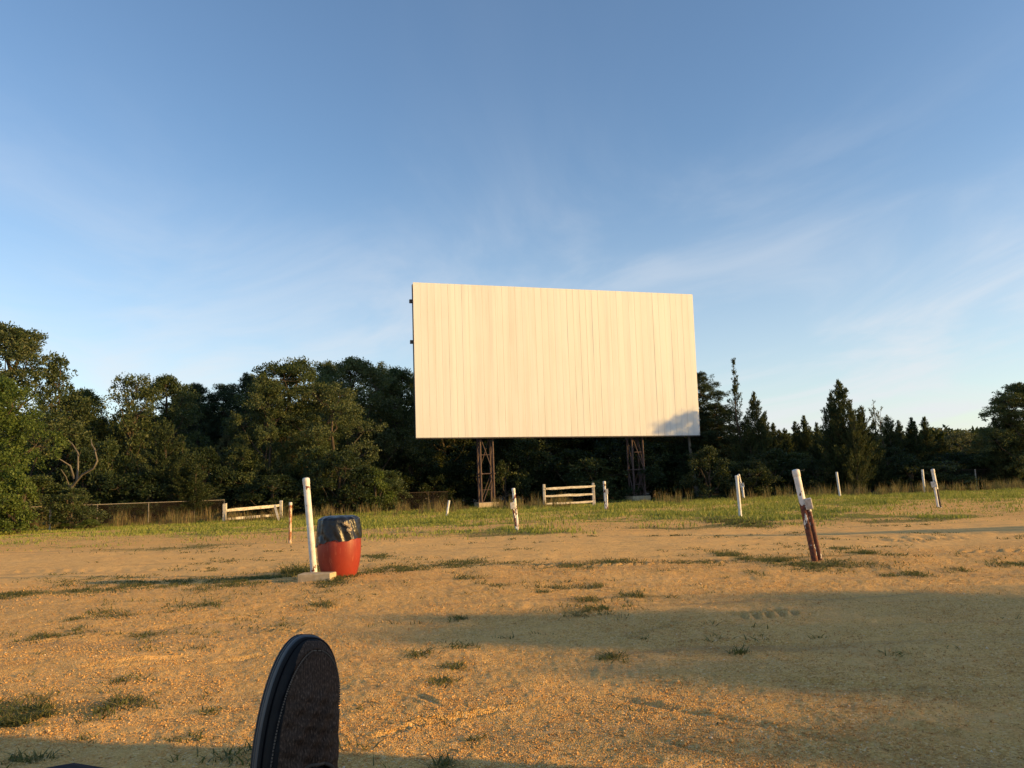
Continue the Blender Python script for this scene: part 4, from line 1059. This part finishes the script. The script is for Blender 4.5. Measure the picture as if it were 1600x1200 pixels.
    def surf(s, w_):
        l, r, h = section(s); cw = (r-l)/2; hw = max((l+r)/2, .002); q_ = max(-1, min(1, (w_-cw)/(hw*.97))); c_ = abs(q_)**1.25
        return fr(s, w_, .0135+h*math.sqrt(max(0, 1-c_*c_)))
    root = empty('shoe', (0, 0, 0)); root.parent = body
    me = bpy.data.meshes.new('shoe_upper'); me.from_pydata([tuple(v) for v in vs], [], keep); me.materials.append(me_up.m); me.materials.append(side_m)
    ul = me.uv_layers.new(name='UVMap')
    for lp in me.loops: ul.data[lp.index].uv = uv[lp.vertex_index]
    for pg in me.polygons:
        pg.use_smooth = True; k = pg.vertices[0] % (nA_+1); i = pg.vertices[0]//(nA_+1); s = Ls*(i/nS)**1.35/Ls
        if not knit(s*Ls, pg.vertices): pg.material_index = 1
    up_o = link('upper', me, root)
    # piping / stitched moccasin seam
    ss = [.0138+.16*(i/60)**1.6 for i in range(61)]
    line = [surf(q_, edge(q_)[0]) for q_ in reversed(ss)]+[surf(q_, edge(q_)[1]) for q_ in ss[:40]]
    st = MB()
    for i in range(0, len(line)-1):
        a, b = Vector(line[i]), Vector(line[i+1]); L = (b-a).length; n = max(1, int(L/.0042))
        for j in range(n):
            p0 = a.lerp(b, (j+.1)/n)+tdir*.0008; p1 = a.lerp(b, (j+.75)/n)+tdir*.0008; st.tube([p0, p1], .0010, 5)
    st.build('stitching', mat_plain('brown thread', (.12, .085, .06), (.20, .145, .10), 50, .8), root)
    # sole: midsole (grey with a dark groove) and outsole with lugs
    def ring(grow, t, n=72):
        o_ = []
        for i in range(n+1): s = Ls*(.5-.5*math.cos(PI*i/n)); l, r = halfw(s); o_.append((s-grow*math.cos(PI*i/n), -l-grow))
        for i in range(n, -1, -1): s = Ls*(.5-.5*math.cos(PI*i/n)); l, r = halfw(s); o_.append((s-grow*math.cos(PI*i/n), r+grow))
        return [fr(s, w_, t) for s, w_ in o_]
    def band(name, prof, mat):
        m = MB(); rs = [ring(g_, t) for g_, t in prof]; n = len(rs[0]); vs_ = [p for r_ in rs for p in r_]
        fs_ = [(j*n+k, j*n+(k+1) % n, (j+1)*n+(k+1) % n, (j+1)*n+k) for j in range(len(rs)-1) for k in range(n)]
        fs_ += [tuple(range(n)), tuple((len(rs)-1)*n+k for k in range(n-1, -1, -1))]
        return m.add(vs_, fs_).build(name, mat, root, True, auto=40)
    band('rand', [(.0005, .016), (.0018, .012), (.0018, .004)], side_m)
    band('midsole', [(.002, .0035), (.003, .001), (.0035, -.005), (.003, -.0065)], mid_m)
    band('midsole', [(.003, -.0082), (.004, -.0095), (.004, -.0125), (.0035, -.014)], mid_m)
    band('groove_band', [(.001, -.0055), (.001, -.0095)], out_m)
    os_ = band('outsole', [(.003, -.0142), (.0045, -.016), (.0045, -.021), (.001, -.023)], out_m)
    lug = MB(); rg = ring(.0022, -.0215)
    for i in range(2, len(rg)-2, 5):
        a, b = Vector(rg[i]), Vector(rg[i+2]); lug.beam(a, b, .0028, .007, tdir)
    lug.build('lug', out_m, os_)
    # collar rim and the dark sock in it
    col = []
    for j in range(25):
        a = -.30+.60*j/24; s = .134+.040*(abs(a)/.30)**2; i = (s/Ls)**(1/1.35)*nS; i0 = int(i); k = (a+.54)*nA_; k0 = int(k); fk = k-k0; fi = i-i0
        def g_(ii, kk): return Vector(vs[ii*(nA_+1)+kk])
        pp = (g_(i0, k0)*(1-fk)+g_(i0, k0+1)*fk)*(1-fi)+(g_(i0+1, k0)*(1-fk)+g_(i0+1, k0+1)*fk)*fi
        col.append(pp)
    MB().tube(col, .0020, 8).build('collar_seam', mat_plain('brown collar trim', (.05, .035, .025), (.11, .08, .055), 60, .9), root, True)
    sock = NT('dark sock'); sock.col((.03, .034, .042)).set(rough=.9, spec=.1)
    c0 = fr(.126, -.004, .048); c1 = fr(.172, -.005, .066); c2 = fr(.22, -.005, .105)
    skin('sock', [c0, c1, c2, ank+Vector((0, -.05, .0))], [(0, 1), (1, 2), (2, 3)], [(.024, .024), (.031, .031), (.036, .036), .045], sock.m, root)
    # other foot: a matching shoe, out of frame
    s2 = root.copy(); C.objects.link(s2); s2.parent = body
    for ch in list(root.children):
        c = ch.copy(); C.objects.link(c); c.parent = s2
        for gch in ch.children: d = gch.copy(); C.objects.link(d); d.parent = c
    mid_ = at(470, 1180, SY); s2.location = Vector(a2)-mid_+Vector((.0, .02, -.16)); s2.rotation_euler = (0, 0, 0)
person()

# ------------------------------------------------------------------ things around the photographer (out of the frame; they throw the shade)
def wheel(g, x, y, r=.37, wd=.24):
    t = MB(); n = 28; s = 1 if x > 0 else -1
    prof = [(r*.62, -wd/2), (r*.93, -wd/2), (r, -wd/2+.03), (r, wd/2-.03), (r*.93, wd/2), (r*.62, wd/2)]
    vs = [(x+z, y+rr*math.cos(2*PI*k/n), r+rr*math.sin(2*PI*k/n)) for rr, z in prof for k in range(n)]
    fs = [(j*n+k, j*n+(k+1) % n, (j+1)*n+(k+1) % n, (j+1)*n+k) for j in range(5) for k in range(n)]
    w_ = MB().add(vs, fs).build('wheel', M['tyre'], g, True)
    rm = MB(); rm.tube([(x-wd*.35, y, r), (x+wd*.38, y, r)], r*.62, 20); rm.build('rim', M['galv'], w_, True)
def profile_body(g, name, prof, hw, mat, taper=.06, tz0=1.0):
    """side profile (y,z) extruded across the width, narrowing above tz0"""
    m = MB(); n = len(prof); vs = []
    for sx in (-1, -.94, .94, 1):
        for (y, z) in prof:
            k = max(0, z-tz0)*taper*2; inset = .0 if abs(sx) < 1 else .03
            vs.append((sx*(hw-k), y, z)) if abs(sx) < 1 else vs.append((math.copysign(hw-k, sx), y+(inset if y < 0 else -inset)*0, z-.0))
    fs = [(j*n+k, (j+1)*n+k, (j+1)*n+(k+1) % n, j*n+(k+1) % n) for j in range(3) for k in range(n)]+[tuple(range(n)), tuple(3*n+k for k in range(n-1, -1, -1))]
    return m.add(vs, fs).build(name, mat, g, bevel=.03)
M['tyre'] = mat_plain('tyre rubber', (.015, .015, .015), (.03, .03, .03), 20, .85)
M['glass'] = mat_plain('dark car glass', (.02, .025, .03), None, 5, .08)
M['blue'] = mat_plain('dark blue car paint', (.02, .035, .07), None, 5, .25)
M['silver'] = mat_plain('shade van silver paint', (.42, .42, .42), None, 5, .3, 0, .5, .4)
M['liner'] = mat_plain('black bed liner', (.02, .02, .02), (.035, .035, .035), 40, .8, .4)
def pickup():
    g = empty('pickup_truck', (-.05, 0, 0))
    cab = [(-1.75, .35), (-1.75, 1.12), (-1.85, 1.22), (-2.0, 1.72), (-3.2, 1.74), (-3.85, 1.18), (-4.9, 1.06), (-5.1, .9), (-5.1, .4)]
    profile_body(g, 'cab', cab, .93, M['blue'])
    m = MB(); m.box((0, -.72, .70), 1.60, 1.98, .05); m.build('bed_floor', M['liner'], g)
    for s in (-1, 1):
        MB().box((s*.86, -.72, .80), .12, 1.98, .56).build('bed_side', M['blue'], g, bevel=.03)
    MB().box((0, -1.72, .9), 1.6, .05, .4).build('bed_front', M['blue'], g)
    MB().box((0, .53, .69), 1.50, .50, .06).build('tailgate', M['blue'], g, bevel=.02)
    MB().box((0, .32, .45), 1.7, .14, .16).build('bumper', M['galv'], g, bevel=.03)
    MB().box((0, -2.7, 1.48), 1.66, 1.0, .3).build('side_window', M['glass'], g)
    for x in (-.84, .84):
        for y in (-.75, -4.1): wheel(g, x, y)
    tag(g, 'dark blue pickup truck with its tailgate down, carrying the photographer', 'pickup truck')
pickup()
def van():  # unseen vehicle added to shade the near ground and the shoe
    g = empty('shade_van', (4.65, -.05, 0), R(2))
    pr = [(2.35, .35), (2.4, .8), (2.36, 1.1), (2.25, 2.2), (2.05, 2.36), (-1.3, 2.34), (-2.2, 1.2), (-2.9, 1.0), (-2.95, .35)]
    profile_body(g, 'body', pr, .95, M['silver'])
    MB().box((0, .2, 1.5), 1.86, 3.4, .45).build('side_window', M['glass'], g)
    for x in (-.86, .86):
        for y in (1.5, -2.0): wheel(g, x, y)
    tag(g, 'unseen silver van added right of the pickup truck for its shade', 'van')
van()
# unseen trees added beyond the right edge, sunward, to shade the lot
def sidetree(kind, x, y, h, wd, v, label):
    tm, cm_, H, Rr = PROTO[kind][v]; g = empty('broadleaf_tree', (x, y, tz(x, y)), x*.7); g.scale = (wd/2/Rr, wd/2/Rr, h/H)  # unseen tree, added for its shade
    link('trunk', tm, g); link('crown', cm_, g); tag(g, label, 'tree')
UX, UY = math.sin(R(SUN_AZ)), -math.cos(R(SUN_AZ)); TE = math.tan(R(SUN_EL))
def shade_tree(fx, fy, L, wd, kind, v, label):
    """a tree L metres sunward of the ground point (fx, fy) that its top's shadow reaches"""
    sidetree(kind, fx+UX*L, fy+UY*L, L*TE, wd, v, label)
def SP(s_, p_): return (s_*UX-p_*UY, s_*UY+p_*UX)          # along the sun's line, across it
shade_tree(*SP(-2.9, 6.9), 30, 3.6, 'bright', 0, 'dense unseen tree added for shade beyond the right edge of the picture')
shade_tree(*SP(.2, 8.5), 33, 3.4, 'oak', 1, 'unseen tree added for shade beyond the right edge, the second of its row')
shade_tree(*SP(-.7, 5.4), 28, 2.6, 'oak', 2, 'unseen tree added for shade beyond the right edge, the third of its row')
shade_tree(*SP(.2, 4.5), 31, 3.8, 'bright', 0, 'unseen tree added for shade beyond the right edge, the fourth of its row')
shade_tree(*SP(.2, 6.3), 36, 5.0, 'bright', 0, 'broad unseen tree added for shade beyond the right edge, the farthest of its row')
shade_tree(*SP(-1.2, 18.4), 30, 2.6, 'cedar', 0, 'narrow unseen cedar added for shade beyond the right edge of the picture')
shade_tree(*SP(3.5, 18.9), 32, 2.6, 'cedar', 1, 'second narrow unseen cedar added for shade beyond the right edge')
# the tree whose shadow falls on the screen's lower right corner
tgt = sp(SW*.925, SH*.15)
Lh = 27.0; st = Vector((tgt.x+UX*Lh, tgt.y+UY*Lh, 0))
sidetree('airy', st.x, st.y, tgt.z+Lh*TE-tz(st.x, st.y), 4.6, 1, 'tall unseen tree added off to the right to shade the corner of the screen')
t2 = sp(SW*.985, SH*.175); sidetree('cedar', t2.x+UX*25, t2.y+UY*25, t2.z+25*TE, 1.8, 2, 'pointed unseen cedar added off to the right to shade the corner of the screen')
